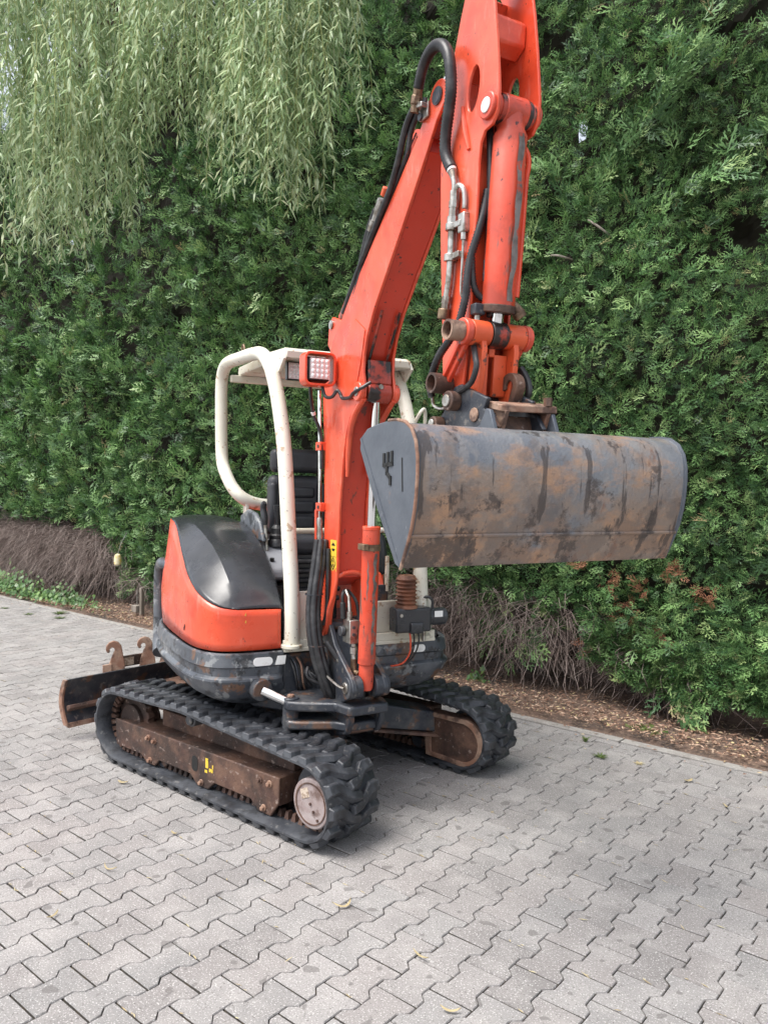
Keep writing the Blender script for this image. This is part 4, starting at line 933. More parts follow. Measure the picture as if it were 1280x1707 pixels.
# ---------------- arm (dipper)
aw = .092
arm_poly = [(.749,1.93), (.735,2.19), (.708,2.559), (.700,2.83), (.706,2.875), (.741,2.93), (.755,3.02), (.764,3.098), (.78,3.222), (.82,3.332), (.85,3.40), (.79,3.50), (.80,3.575), (.86,3.60), (.94,3.52), (1.005,3.40), (1.028,3.287), (1.047,3.155), (1.060,3.04), (1.066,2.975), (1.060,2.905), (1.03,2.868), (.985,2.862), (.962,2.83), (.952,2.764), (.945,2.60), (.925,2.35), (.90,2.10), (.875,1.945), (.81,1.90)]
oval_h = [(.912+.036*math.cos(R(a))+.01*math.sin(R(a)), 3.038+.078*math.sin(R(a))) for a in range(0, 360, 18)]
arm = MB(BF).prism(arm_poly, -aw, -aw+.012, hole=oval_h).build('arm', 'red_paint', EX, bevel=.0025)
arm['label'] = 'orange red dipper arm with oval holes in its cheek plates'
MB(BF).prism(arm_poly, aw-.012, aw, hole=oval_h).build('cheek_plate', 'red_paint', arm, bevel=.0025)
low = [(.762,1.94), (.748,2.19), (.72,2.559), (.712,2.83), (.722,2.90), (.90,2.86), (.925,2.764), (.918,2.60), (.90,2.35), (.875,2.10), (.862,1.95)]
MB(BF).prism(low, -aw+.0125, aw-.0125).build('arm_box', 'red_paint', arm, bevel=.004)
MB(BF).prism([(.93,3.16), (.985,3.19), (.99,3.27), (.955,3.30), (.945,3.24)], -aw+.0125, aw-.0125).build('cross_web', 'red_paint', arm, bevel=.008)
MB(BF).prism([(.755,2.93), (.775,3.10), (.79,3.22), (.83,3.33), (.87,3.40), (.86,3.41), (.815,3.34), (.775,3.23), (.76,3.10), (.742,2.95)], -aw+.0125, aw-.0125).build('back_web', 'red_paint', arm, bevel=.002)
MB(BF).prism([(.72,2.90), (.76,2.90), (.80,3.12), (.72,3.19)]+[(.655+.05*math.cos(R(a)), 3.125+.05*math.sin(R(a))) for a in range(90, 271, 20)], -.058, .058).build('pivot_lug', 'red_paint', arm, bevel=.004)
MB(BF).cyl((.655,-.092,3.125), (.655,.092,3.125), .028, 20).build('pivot_pin', 'dark_steel', arm)
MB(BF).ring((.655,-.084,3.125), (.655,-.090,3.125), .034, .026, 20).build('pin_ring', 'dark_steel', arm)
for sy in (-1, 1):
    MB(BF).cyl((1.012, sy*.05, 2.935), (1.012, sy*(aw+.014), 2.935), .046, 24).build('cylinder_boss', 'red_worn', arm, bevel=.005)
    MB(BF).cyl((1.012, sy*(aw+.013), 2.935), (1.012, sy*(aw+.019), 2.935), .026, 22).build('pin_cap', 'white_sticker' if sy < 0 else 'dark_steel', arm, bevel=.003)
MB(BF).tube([(.845,-.094,3.0), (.872,-.096,2.90), (.895,-.094,2.83)], [.006,.011,.008], 8).build('stiffening_rib', 'red_paint', arm)
# bucket cylinder
Q0, Q1 = Vector((1.012,0,2.935)), Vector((.945,0,2.168)); dq = Q1-Q0
def alq(t): q = Q0+dq*t; return (q.x+.02*math.sin(math.pi*min(1, max(0, t))), q.y, q.z)
kc = MB(BF).tube([alq(-.03), alq(.06), alq(.085), alq(.11), alq(.87)], [.05,.05,.05,.060,.060], 28).build('bucket_cylinder', 'red_worn', EX, smooth=40)
MB(BF).cyl((1.012,-.048,2.935), (1.012,.048,2.935), .054, 24).build('cylinder_eye', 'red_worn', kc, bevel=.004)
MB(BF).cyl((1.012,-.065,2.935), (1.012,.065,2.935), .05, 24).build('grease_collar', 'grease_paint', kc)
MB(BF).cyl(alq(.865), alq(.90), .063, 28).build('gland', 'rust_steel', kc, bevel=.003)
MB(BF).cyl(alq(.89), alq(1.0), .0245, 20).build('cylinder_rod', 'chrome', kc)
MB(BF).cyl((.945,-.034,2.168), (.945,.034,2.168), .05, 22).build('rod_eye', 'grease_paint', kc, bevel=.004)
strip = []
for k in range(16):
    t = .12+.74*k/15; c = alq(t); w0 = -.14+.05*math.sin(k*1.7); strip.append([(c[0]+.0606*math.cos(a), c[1]+.0606*math.sin(a), c[2]) for a in (w0, w0+.12, w0+.26+.05*math.sin(k*2.3), w0+.40+.10*math.sin(k*1.3))])
MB(BF).grid(strip).build('bare_strip', 'bare_metal', kc, smooth=80)
MB(BF).tube([(1.02,.045,2.83), (1.025,.066,2.80), (1.025,.072,2.76), (1.02,.066,2.70), (1.01,.060,2.5), (1.0,.052,2.30)], .010, 10, sub=4).build('cylinder_pipe', 'red_paint', kc)
MB(BF).tube([(.975,.045,2.285), (.98,.062,2.27), (.985,.072,2.252), (.985,.072,2.25), (.99,.084,2.232)], [.018,.018,.022,.025,.022], 14).build('quick_coupling', 'brass_rust', kc)
# hoses between arm and cylinder
MB(BF).tube([(.93,-.02,3.06), (.918,-.035,2.99), (.945,-.04,2.90), (.955,-.04,2.73), (.955,-.04,2.52), (.95,-.04,2.42)], .0145, 10, sub=4).build('arm_hose', 'hose_rubber', EX)
MB(BF).tube([(.95,-.04,2.43), (.95,-.04,2.39), (.95,-.04,2.385), (.952,-.04,2.355)], [.017,.017,.019,.018], 8).build('hose_fitting', 'dark_steel', EX)
MB(BF).tube([(.952,-.04,2.355), (.956,-.038,2.335), (.975,-.03,2.33)], .013, 10).build('cylinder_port', 'red_paint', kc)
MB(BF).tube([(.945,0,3.0), (.935,.0,2.90), (.94,.02,2.73), (.94,.02,2.5), (.935,.02,2.3)], .012, 10, sub=4).build('arm_hose', 'hose_rubber', EX)
q_, r_ = corrugate([(.945,-.045,2.68), (.945,-.06,2.60), (.94,-.08,2.52), (.925,-.098,2.44), (.923,-.11,2.36), (.918,-.112,2.30), (.895,-.122,2.21), (.87,-.14,2.155), (.81,-.15,2.10), (.765,-.15,2.04), (.75,-.148,1.985), (.748,-.14,1.955)], .0145, .0015, .011)
MB(BF).tube(q_, r_, 10).build('arm_hose', 'hose_rubber', EX, smooth=80)
q_, r_ = corrugate([(.926,-.094,2.44), (.925,-.09,2.38), (.925,-.078,2.33), (.932,-.055,2.30), (.95,-.03,2.288)], .0125, .0014, .011)
MB(BF).tube(q_, r_, 10).build('arm_hose', 'hose_rubber', EX, smooth=80)
MB(BF).tube([(.948,-.092,2.12), (.97,-.10,2.08), (.985,-.105,2.04), (.965,-.11,1.99), (.92,-.112,1.97), (.86,-.112,1.955)], .0105, 10, sub=4).build('arm_hose', 'hose_rubber', EX)
MB(BF).tube([(.748,-.14,1.96), (.755,-.138,1.925), (.79,-.13,1.908), (.83,-.12,1.912)], .0055, 8, sub=4).build('grease_line', 'zinc', EX)
MB(BF).tube([(.945,.12,2.06), (.97,.13,2.02), (.985,.13,1.97), (.96,.125,1.93)], .013, 10, sub=4).build('arm_hose', 'hose_rubber', EX)
for a in (-.075, -.005):
    MB(BF).box(.925, .96, a-.022, a+.022, 2.232, 2.272).build('valve_block', 'dark_steel', arm, bevel=.005)
    MB(BF).cyl((.94,a,2.235), (.935,a,2.18), .010, 8).build('pipe_stub', 'zinc', arm)
# linkage
lk = MB(BF).cyl((.945,-.115,2.168), (.945,-.036,2.168), .046, 24).cyl((.945,.036,2.168), (.945,.118,2.168), .046, 24).build('bucket_link', 'orange_paint', EX, bevel=.004)
lk['label'] = 'orange bucket linkage with cross tube'
MB(BF).cyl((.945,-.118,2.168), (.945,-.145,2.168), .048, 22).build('link_collar', 'red_worn', lk, bevel=.004)
MB(BF).cyl((.945,.119,2.168), (.945,.145,2.168), .048, 22).build('link_collar', 'red_worn', lk, bevel=.004)
MB(BF).ring((.945,-.146,2.168), (.945,-.205,2.168), .036, .028, 22).build('bare_bush', 'rust_light', lk)
for n0, n1 in ((-.078,-.056), (.062,.084)):
    MB(BF).prism([(.915,2.15), (.975,2.15), (.985,2.11), (.975,2.03), (.955,1.96), (.945,1.915), (.885,1.915), (.89,1.97), (.90,2.05)], n0, n1).build('link_leg', 'orange_paint', lk, bevel=.004)
MB(BF).prism([(.925,2.10), (.94,2.10), (.93,1.95), (.91,1.95)], -.055, -.02).prism([(.925,2.10), (.94,2.10), (.93,1.95), (.91,1.95)], .005, .061).prism([(.93,2.125), (.945,2.125), (.94,2.09), (.925,2.09)], -.0205, .0055).build('link_web', 'orange_paint', lk, bevel=.003)
for sy in (-1, 1):
    a0, z0, a1, z1 = .945, 2.155, .80, 2.0
    dx, dz = a1-a0, z1-z0; l_ = math.hypot(dx, dz); nx, nz = -dz/l_*.026, dx/l_*.026
    MB(BF).prism([(a0+nx, z0+nz), (a1+nx, z1+nz), (a1+dx/l_*.03, z1+dz/l_*.03), (a1-nx, z1-nz), (a0-nx, z0-nz)], sy*.112, sy*.130).build('side_link', 'red_worn', lk, bevel=.004)
    nx *= .25; nz *= .25
    MB(BF).prism([(a0+nx, z0+nz), (a1+nx, z1+nz), (a1-nx, z1-nz), (a0-nx, z0-nz)], sy*.130, sy*.142).build('link_flange', 'red_worn', lk, bevel=.002)
    MB(BF).ring((.80, sy*.10, 2.0), (.80, sy*.178, 2.0), .038, .029, 22).build('bare_bush', 'rust_steel', lk)
# quick coupler
cp_poly = [(.725,1.815), (.722,1.86), (.775,1.895), (.815,1.945), (.85,1.985), (.89,1.99), (1.06,1.925), (1.035,1.89), (1.08,1.875), (1.12,1.822), (1.0,1.812)]
cp = MB(BF).prism(cp_poly, -.108, -.088).build('quick_coupler', 'dark_steel', EX, bevel=.005)
cp['label'] = 'grey and rusty quick coupler between arm and bucket'
MB(BF).prism(cp_poly, .088, .108).build('coupler_plate', 'dark_steel', cp, bevel=.005)
for (a, z), r0 in (((.868,1.93), .036), ((.768,1.853), .028)):
    MB(BF).cyl((a,-.11,z), (a,.11,z), r0*.8, 20).build('coupler_pin', 'dark_steel', cp)
    for sy in (-1, 1):
        MB(BF).cyl((a, sy*.107, z), (a, sy*.150, z), r0, 24).build('pin_head', 'rust_steel', cp, bevel=.004)
        MB(BF).cyl((a, sy*.149, z), (a, sy*.158, z), r0*.62, 18).build('pin_end', 'zinc', cp, bevel=.002)
MB(BF).prism(circ(.985,1.872,.026,0,360,12), -.114, -.107).build('lug_ear', 'rust_light', cp, bevel=.003)
hook_p = []
for k in range(15):
    a = R(200-k*17); hook_p.append((.967+.050*math.cos(a), 1.985+.050*math.sin(a)))
hook_i = [(.967+.021*math.cos(R(200-k*17)), 1.985+.021*math.sin(R(200-k*17))) for k in range(15)]
MB(BF).prism(hook_p+[(.985,1.90), (.95,1.90)]+hook_i[::-1], .05, .09).build('claw', 'rust_steel', cp, bevel=.004)
MB(BF).add([(1.02,-.085,1.92), (1.03,.15,1.925), (1.12,.15,1.905), (1.11,-.085,1.90), (1.02,-.085,1.895), (1.03,.15,1.90), (1.12,.15,1.88), (1.11,-.085,1.875)], [(0,1,2,3), (4,5,6,7), (0,1,5,4), (1,2,6,5), (2,3,7,6), (3,0,4,7)]).build('coupler_lip', 'rust_light', cp, bevel=.004)
for b0, b1 in ((-.07,-.052), (.11,.128)):
    MB(BF).prism([(1.03,1.895), (1.115,1.88), (1.09,1.82), (1.0,1.815)], b0, b1).build('coupler_rib', 'rust_light', cp, bevel=.003)
MB(BF).prism([(1.02,1.87), (1.045,1.87), (1.06,1.82), (1.03,1.82)], -.05, .108).build('coupler_floor', 'rust_steel', cp, bevel=.003)
MB(BF).cyl((1.11,.115,1.905), (1.11,.115,1.935), .016, 6).build('bolt', 'rust_steel', cp)

# ---------------- ditching bucket
BW = .552
prof = [(.985,1.765), (1.03,1.793), (1.10,1.803), (1.17,1.808), (1.222,1.807), (1.27,1.798), (1.305,1.778), (1.328,1.745), (1.339,1.70), (1.340,1.65), (1.336,1.60), (1.328,1.55), (1.315,1.505), (1.302,1.468)]
inn = [(a-.012*(.3 if z > 1.79 else 1), z-(.012 if z > 1.77 else .004)) for a, z in prof]
seg_n = 24
rows = []
for k in range(seg_n+1):
    n_ = lerp(-BW+.008, BW-.008, k/seg_n); rows.append([(a, n_, z) for a, z in prof+inn[::-1]])
bk = MB(BF).grid(rows, close=True).build('bucket', 'bucket_steel', EX, smooth=50)
bk['label'] = 'wide rust-stained blue grey ditching bucket'
MB(BF).prism([(1.303,1.470), (1.268,1.385), (1.258,1.371), (1.238,1.378), (1.282,1.474)], -BW+.004, BW-.004).build('cutting_edge', 'bucket_steel', bk, bevel=.003)
MB(BF).tube([(1.304,-BW+.01,1.470), (1.304,BW-.01,1.470)], .0065, 8).build('weld_seam', 'bucket_steel', bk)
sidep = [(.978,1.735), (.985,1.772), (1.03,1.799), (1.10,1.810), (1.17,1.815), (1.224,1.814), (1.274,1.805), (1.310,1.784), (1.335,1.748), (1.347,1.702), (1.348,1.65), (1.344,1.60), (1.336,1.55), (1.322,1.50), (1.30,1.45), (1.272,1.395), (1.258,1.369), (1.228,1.383), (1.165,1.465), (1.09,1.565), (1.02,1.67)]
mat('bucket_side', (.085,.098,.118), .5, .2, layers=(((.14,.155,.18), 4, .42, .65, I, .7), ((.24,.14,.09), 10, .66, .72, I, .5), ((.32,.33,.35), 60, .66, .7, (1,1,.3), .5)), rvar=.1, bump=.1)
for sy in (-1, 1):
    cx_, cz_ = 1.2, 1.62
    sp_ = sidep if sy < 0 else [(cx_+(a-cx_)*.962, cz_+(z-cz_)*.972) for a, z in sidep]
    po = MB(BF).prism(sp_, sy*BW, sy*(BW-.016)).build('side_plate', 'bucket_side', bk, bevel=.005)
    rim = [(a, sy*(BW-.004), z) for a, z in sp_[4:17]]
    MB(BF).tube(rim, .0055, 8).build('worn_rim', 'rust_light' if sy < 0 else 'bucket_side', po)
    MB(BF).prism([(.985,1.765), (.992,1.772), (1.262,1.376), (1.235,1.385)], sy*BW, sy*(BW+.0025)).build('side_cutter', 'bucket_side', po, smooth=0) if sy < 0 else None
    MB(BF).prism([(1.262,1.70), (1.266,1.70), (1.272,1.60), (1.268,1.60)], sy*BW, sy*(BW+.002)).build('scratch', 'black_print', po, smooth=0) if sy < 0 else None
# maker's embossed fork mark on the near side plate
em = MB(BF)
def bar(a, z, w_, h_, ang=0):
    ca, sa = math.cos(R(ang)), math.sin(R(ang)); em.prism([(a+x*ca-y*sa, z+x*sa+y*ca) for x, y in ((-w_,-h_), (w_,-h_), (w_,h_), (-w_,h_))], -BW-.004, -BW+.001)
bar(1.178,1.700,.006,.019); bar(1.203,1.703,.006,.019); bar(1.153,1.697,.006,.019); bar(1.178,1.681,.032,.006,4); bar(1.172,1.664,.006,.016); bar(1.183,1.648,.016,.006,-35); bar(1.195,1.632,.006,.014)
em.build('embossed_mark', 'black_print', bk, smooth=0)
# bucket ears
for n_ in (-.13, .135):
    MB(BF).prism([(.96,1.80), (1.15,1.80), (1.118,1.878), (1.095,1.885), (1.06,1.83)], n_-.008, n_+.008).build('bucket_ear', 'bucket_side', bk, bevel=.003)
# hose bundle hanging beside the boom foot
for k, (dx, dy) in enumerate(((0,0), (.022,.018), (-.018,.026), (.01,-.022), (.03,-.006))):
    q_, r_ = corrugate([(.50+dx*.4,-.16+dy,1.34), (.52+dx,-.185+dy,1.22), (.55+dx,-.215+dy,1.08), (.57+dx,-.228+dy,.96), (.60+dx,-.225+dy,.84), (.62+dx,-.20+dy,.72), (.63+dx,-.165+dy,.62), (.62+dx,-.13+dy,.56)], .0175, .0012 if k == 1 else 0.0004, .02)
    MB(HF).tube(q_, r_, 10).build('hose_bundle', 'hose_rubber', EX, smooth=80)
for (a, b_, z) in ((.553,-.215,1.075), (.605,-.217,.83)):
    MB(HF).ring((a,b_,z-.003), (a,b_,z+.003), .046, .043, 18).build('cable_tie', 'dark_steel', EX)
MB(HF).tube([(.55,-.14,1.30), (.57,-.15,1.12), (.575,-.155,.99), (.56,-.165,.92)], .010, 10, sub=4).build('hose', 'hose_rubber', EX)
for k in range(3):
    MB(HF).tube([(.60+.02*k,-.20,.64), (.63,-.23-.02*k,.68), (.60,-.26,.70+.01*k), (.53,-.25,.66), (.50,-.2,.60)], .007, 8, sub=4).build('wire', 'hose_rubber', EX)
MB(HF).tube([(.46,-.12,.80), (.50,-.15,.78), (.55,-.17,.74), (.58,-.17,.66)], .010, 8, sub=4).build('hose', 'hose_rubber', EX)

# ================================================================== SPARE HITCH BEHIND THE BLADE
hx = empty('bucket_hitch_frame', (-5.75, 3.42, 0)); hx.rotation_euler = (0, 0, R(-3))
tag(hx, 'rusty brown hitch frame with two hooked ears standing behind the dozer blade', 'hitch frame')
ear = [(-.06,.0), (.07,.0), (.075,.10), (.06,.19), (.052,.235), (.045,.27), (.02,.300), (-.015,.312), (-.05,.300), (-.072,.272), (-.076,.24), (-.06,.215), (-.042,.222), (-.046,.245), (-.03,.262), (-.010,.255), (-.006,.23), (-.022,.20), (-.05,.12)]
ear = [(a, z) for a, z in ear]
def ear_plane(y0, y1): 
    return MB(lambda a, b_, c: Vector((b_*.0+a, b_, c)))
for y0 in (.02, .30):
    MB(frame(62, 0, y0)).prism(ear, -.02, .02).build('hooked_ear', 'rust_light', hx, bevel=.004)
MB().box(-.055, -.030, .035, .30, .075, .165).box(.0, .03, .035, .30, .02, .07).build('cross_bar', 'rust_steel', hx, bevel=.005)
MB().box(-.029, -.027, .09, .20, .085, .15).build('rating_plate', 'paper_label', hx, smooth=0)
MB().box(-.10, .09, -.04, .37, .0, .022).build('base_plate', 'rust_steel', hx, bevel=.004)
MB(frame(62, 0, -.035)).prism([(-.05,.0), (.02,.0), (.02,.13), (-.05,.12)], -.012, .012).build('stop_plate', 'rust_light', hx, bevel=.003)
MB().add([(-.06,.44,.0), (.08,.44,.0), (.08,.62,.0), (-.06,.62,.0), (-.02,.45,.13), (.05,.45,.13), (.05,.52,.11), (-.02,.52,.11)], [(0,1,2,3), (4,5,6,7), (0,1,5,4), (1,2,6,5), (2,3,7,6), (3,0,4,7)]).build('wedge_block', 'rust_light', hx, bevel=.006)

# ================================================================== HEDGE
hedge = empty('conifer_hedge', (-6, 5.9, 0))
tag(hedge, 'tall clipped green conifer hedge behind the excavator with bare brown twigs at its foot', 'hedge')
hedge_off = Vector((6, -5.9, 0))
def fbm(x, y, z, o=4):
    v = 0; a = 1; f = 1; t = 0
    for _ in range(o): v += a*noise.noise(Vector((x*f, y*f, z*f))); t += a; a *= .5; f *= 2.03
    return v/t
def zbot(x):
    return interp([-16,-11,-9.8,-9.3,-8.8,-8.2,-7.4,-6.5,-5,-4.2,-3.7,-3.35,-3.1,-2.75,-2.4,-1.9,-1.4,0,4], [1.0,1.02,1.0,.62,.30,.14,.12,.4,.6,.60,.58,.55,.46,.50,.30,.18,.17,.15,.15], x)+.09*noise.noise(Vector((x*3.1, 0, 2)))
def face_y(x, z):
    d = .30*fbm(x*.55, z*.7, 1.5, 3)+.15*fbm(x*1.7, z*2.1, 7.5, 3)+.15*fbm(x*5.5, z*6.5, 3.5, 2)
    lowz = max(0, 1-(z-zbot(x))/.5)
    return 5.40-d*.85+.035*z+.16*lowz*lowz*interp([-3.2,-2.4], [1, -.3], x)
# spray shapes: flat fern-like fans of scale leaves, laid out thousands of times in one mesh
def spray_shape(seed):
    r = random.Random(seed); vs = []
    def blade(p, q, w0):
        d_ = (q-p); n_ = Vector((-d_.y, d_.x, 0)).normalized(); m_ = p.lerp(q, .5)+Vector((0, 0, r.uniform(-.015, .025)))
        vs.extend([tuple(p), tuple(m_+n_*w0*.5), tuple(q), tuple(m_-n_*w0*.5)])
    def stem(t): return Vector((t, .06*math.sin(t*3+seed), .16*t*(1-t)-.22*t*t))
    blade(stem(.0), stem(1.05), .06)
    nb = 7
    for i in range(nb):
        t = .08+.86*i/nb; side_ = 1 if i % 2 else -1; p = stem(t)
        ln = (.46*(1-t)**.75+.13)*r.uniform(.8, 1.2); an = R(r.uniform(34, 52))*side_
        tip = p+Vector((math.cos(an)*ln, math.sin(an)*ln, r.uniform(-.12, .07))); blade(p, tip, .075)
        for j in range(2 if i < 6 else 0):
            u = .30+.36*j; b0 = p.lerp(tip, u); a2 = an+R(38)*(1 if (j+i) % 2 else -1); l2 = ln*.42*r.uniform(.8, 1.25)
            blade(b0, b0+Vector((math.cos(a2)*l2, math.sin(a2)*l2, r.uniform(-.05, .05))), .062)
    return np.array(vs, 'f')
SHAPES = [spray_shape(k+3) for k in range(6)]
def scatter(name, pts, mats_, scl, idx, parent, mt):
    pts = np.asarray(pts, 'f'); M_a = np.asarray(mats_, 'f'); scl = np.asarray(scl, 'f'); idx = np.asarray(idx)
    V_ = []; T_ = []
    rs = np.random.RandomState(5)
    for k, sh in enumerate(SHAPES):
        m_ = np.where(idx == k)[0]
        if not len(m_): continue
        v = np.einsum('nij,vj->nvi', M_a[m_]*scl[m_][:, None, None], sh)+pts[m_][:, None, :]
        V_.append(v.reshape(-1, 3)); T_.append(np.repeat(rs.rand(len(m_)), len(sh)))
    V_ = np.concatenate(V_); T_ = np.concatenate(T_)
    o = fast_mesh(name, V_, np.arange(len(V_), dtype='i'), 4, mt, parent)
    at_ = o.data.attributes.new('tone', 'FLOAT', 'POINT'); at_.data.foreach_set('value', T_.astype('f'))
    return o
HTOP = 6.35
def htop(x): return HTOP+.35*fbm(x*.8, 0, 9, 3)+interp([-16,-9,-5.2,-4.7,-4.2,-3,4], [1.6,1.1,.5,.12,.3,.4,.4], x)
pts = []; rots = []; scl = []; idx = []
bp_, br_, bs_, bi_ = [], [], [], []
brown_spots = [(-2.28,.70,.085), (-2.05,.56,.11), (-2.38,.93,.07), (-1.72,.90,.08), (-2.62,1.05,.05), (-2.62,.40,.09), (-2.15,.92,.06), (-2.22,.60,.05), (-1.9,1.05,.06)]
def rot_of(d_, roll):
    d_ = d_.normalized(); n_ = Vector((rnd.gauss(0, .45), -.85, .75+rnd.gauss(0, .3))); n_ = (n_-d_*n_.dot(d_)).normalized()
    y_ = n_.cross(d_); m3 = Matrix((d_, y_, n_)).transposed() @ Matrix.Rotation(roll*.6, 3, 'X'); return [tuple(r_) for r_ in m3]
XS = np.linspace(-14.5, 2.0, 200)
DEPTH = np.array([(-x*.643+5.4*.766) for x in XS])
WGT = np.clip((5/np.maximum(DEPTH, 3.5))**2, .05, 1.2)*np.where(XS > -.7, .25, 1.0)
CDF = np.cumsum(WGT); CDF /= CDF[-1]
for k in range(66000):
    x = float(np.interp(rnd.random(), CDF, XS))+rnd.uniform(-.05, .05)
    dpt = max(4.2, -x*.643+5.4*.766)
    zt = htop(x); z0 = zbot(x); z = z0+(zt-z0)*rnd.random()
    if z > 3.8 and x < -8 and rnd.random() < .5: continue
    if z > 2+dpt*.62 and rnd.random() < .7: continue          # far above what the yard sees
    fy = face_y(x, z); dep = rnd.expovariate(1/.035)-.015
    if dep > .45: continue
    if fbm(x*2.2, z*2.6, 20, 2) < -.36 and dep < .22: continue
    dvec = Vector((rnd.gauss(.25, .75), -.55+rnd.uniform(-.25, .35), rnd.gauss(.42, .5)))
    s_ = rnd.uniform(.058, .105)*dpt/5.2
    if rnd.random() < .05: s_ *= 1.5
    y = fy+dep
    spot = any((x-a)**2+(z-b_)**2 < c_*c_ for a, b_, c_ in brown_spots)
    e = rot_of(dvec, rnd.gauss(0, .75))
    if spot and rnd.random() < .85: bp_.append((x+6, y-5.97, z)); br_.append(e); bs_.append(s_*.8); bi_.append(rnd.randrange(2))
    else: pts.append((x+6, y-5.9, z)); rots.append(e); scl.append(s_); idx.append(rnd.randrange(6))
for k in range(3000):
    x = rnd.uniform(-2.5, .8); z = zbot(x)+.03+abs(rnd.gauss(0, .26)); y = 5.36+.12*fbm(x*3, z*3, 12, 2)+rnd.uniform(-.05, .12)-.05*z
    pts.append((x+6, y-5.9, z)); rots.append(rot_of(Vector((rnd.gauss(.2, .6), -1, rnd.gauss(.1, .45))), rnd.gauss(0, .75))); scl.append(rnd.uniform(.08, .14)); idx.append(rnd.randrange(6))
# long loose branches standing proud
def branch(x0, z0, dx, dz, ln, n_, out=.25):
    for i in range(n_):
        t = i/n_; x = x0+dx*ln*t; z = z0+dz*ln*t-.05*ln*t*t; y = face_y(x, z)-out*t+rnd.uniform(-.03, .06)
        dvec = Vector((dx+rnd.gauss(0, .5), -.35+rnd.gauss(0, .3), dz+rnd.gauss(0, .45)))
        pts.append((x+6+rnd.gauss(0, .04), y-5.9, z+rnd.gauss(0, .05))); rots.append((rot_of(dvec, rnd.gauss(0, .6)))); scl.append(rnd.uniform(.12, .21)); idx.append(rnd.randrange(6))
branch(-2.75, 3.75, .72, .69, 1.35, 110, .3); branch(-3.05, 3.45, -.5, .35, .6, 40); branch(-2.2, 3.6, .9, .3, .7, 40); branch(-3.4, 4.2, .6, .8, .7, 40)
branch(-3.75, .75, .75, -.62, .62, 55, .22); branch(-3.35, .62, .85, -.5, .45, 45, .2); branch(-2.05, .38, .8, -.6, .4, 40, .2); branch(-9.1, .62, -.9, .1, .55, 40, .15); branch(-8.6, .5, -.8, -.5, .5, 60, .15)
for k in range(60):
    x = rnd.uniform(-13, 1.5); z = rnd.uniform(1.2, 5.6); branch(x, z, rnd.gauss(.5, .5), rnd.gauss(.2, .4), rnd.uniform(.25, .5), 10, rnd.uniform(.12, .3))
tag(scatter('foliage', pts, rots, scl, idx, hedge, 'conifer'), kind='stuff')
bfo = tag(scatter('brown_foliage', bp_, br_, bs_, bi_, hedge, 'conifer_brown'), kind='stuff')
# inner growth as one sheet, coloured near-black to paint shade into the gaps
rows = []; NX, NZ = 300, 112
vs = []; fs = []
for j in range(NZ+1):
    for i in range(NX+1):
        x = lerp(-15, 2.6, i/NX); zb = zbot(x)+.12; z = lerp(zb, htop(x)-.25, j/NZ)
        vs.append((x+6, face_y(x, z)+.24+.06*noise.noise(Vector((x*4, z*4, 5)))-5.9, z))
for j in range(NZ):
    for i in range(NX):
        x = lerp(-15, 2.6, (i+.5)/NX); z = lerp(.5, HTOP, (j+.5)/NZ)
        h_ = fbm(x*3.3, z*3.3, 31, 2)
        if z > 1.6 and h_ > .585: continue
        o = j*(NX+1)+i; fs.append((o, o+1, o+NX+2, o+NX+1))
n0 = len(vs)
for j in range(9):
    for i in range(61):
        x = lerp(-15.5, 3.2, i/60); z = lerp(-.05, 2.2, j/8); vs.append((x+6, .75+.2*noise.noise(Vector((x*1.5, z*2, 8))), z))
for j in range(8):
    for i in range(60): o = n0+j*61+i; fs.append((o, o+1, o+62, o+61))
me = bpy.data.meshes.new('inner_growth_shade'); me.from_pydata(vs, [], fs); me.materials.append(MATS['core_shade'])
ig = bpy.data.objects.new('inner_growth_shade', me); C.objects.link(ig); ig.parent = hedge
for k in range(24):
    x = -14.6+k*.72+rnd.uniform(-.15, .15); r0 = rnd.uniform(.045, .075)
    MB().tube([(x+6, .05, -.02), (x+6+rnd.gauss(0,.03), .08, .7), (x+6+rnd.gauss(0,.06), .14, 2.4), (x+6, .2, 5.4)], [r0*1.3, r0, r0*.8, r0*.35], 8).build('trunk', 'bark', hedge)
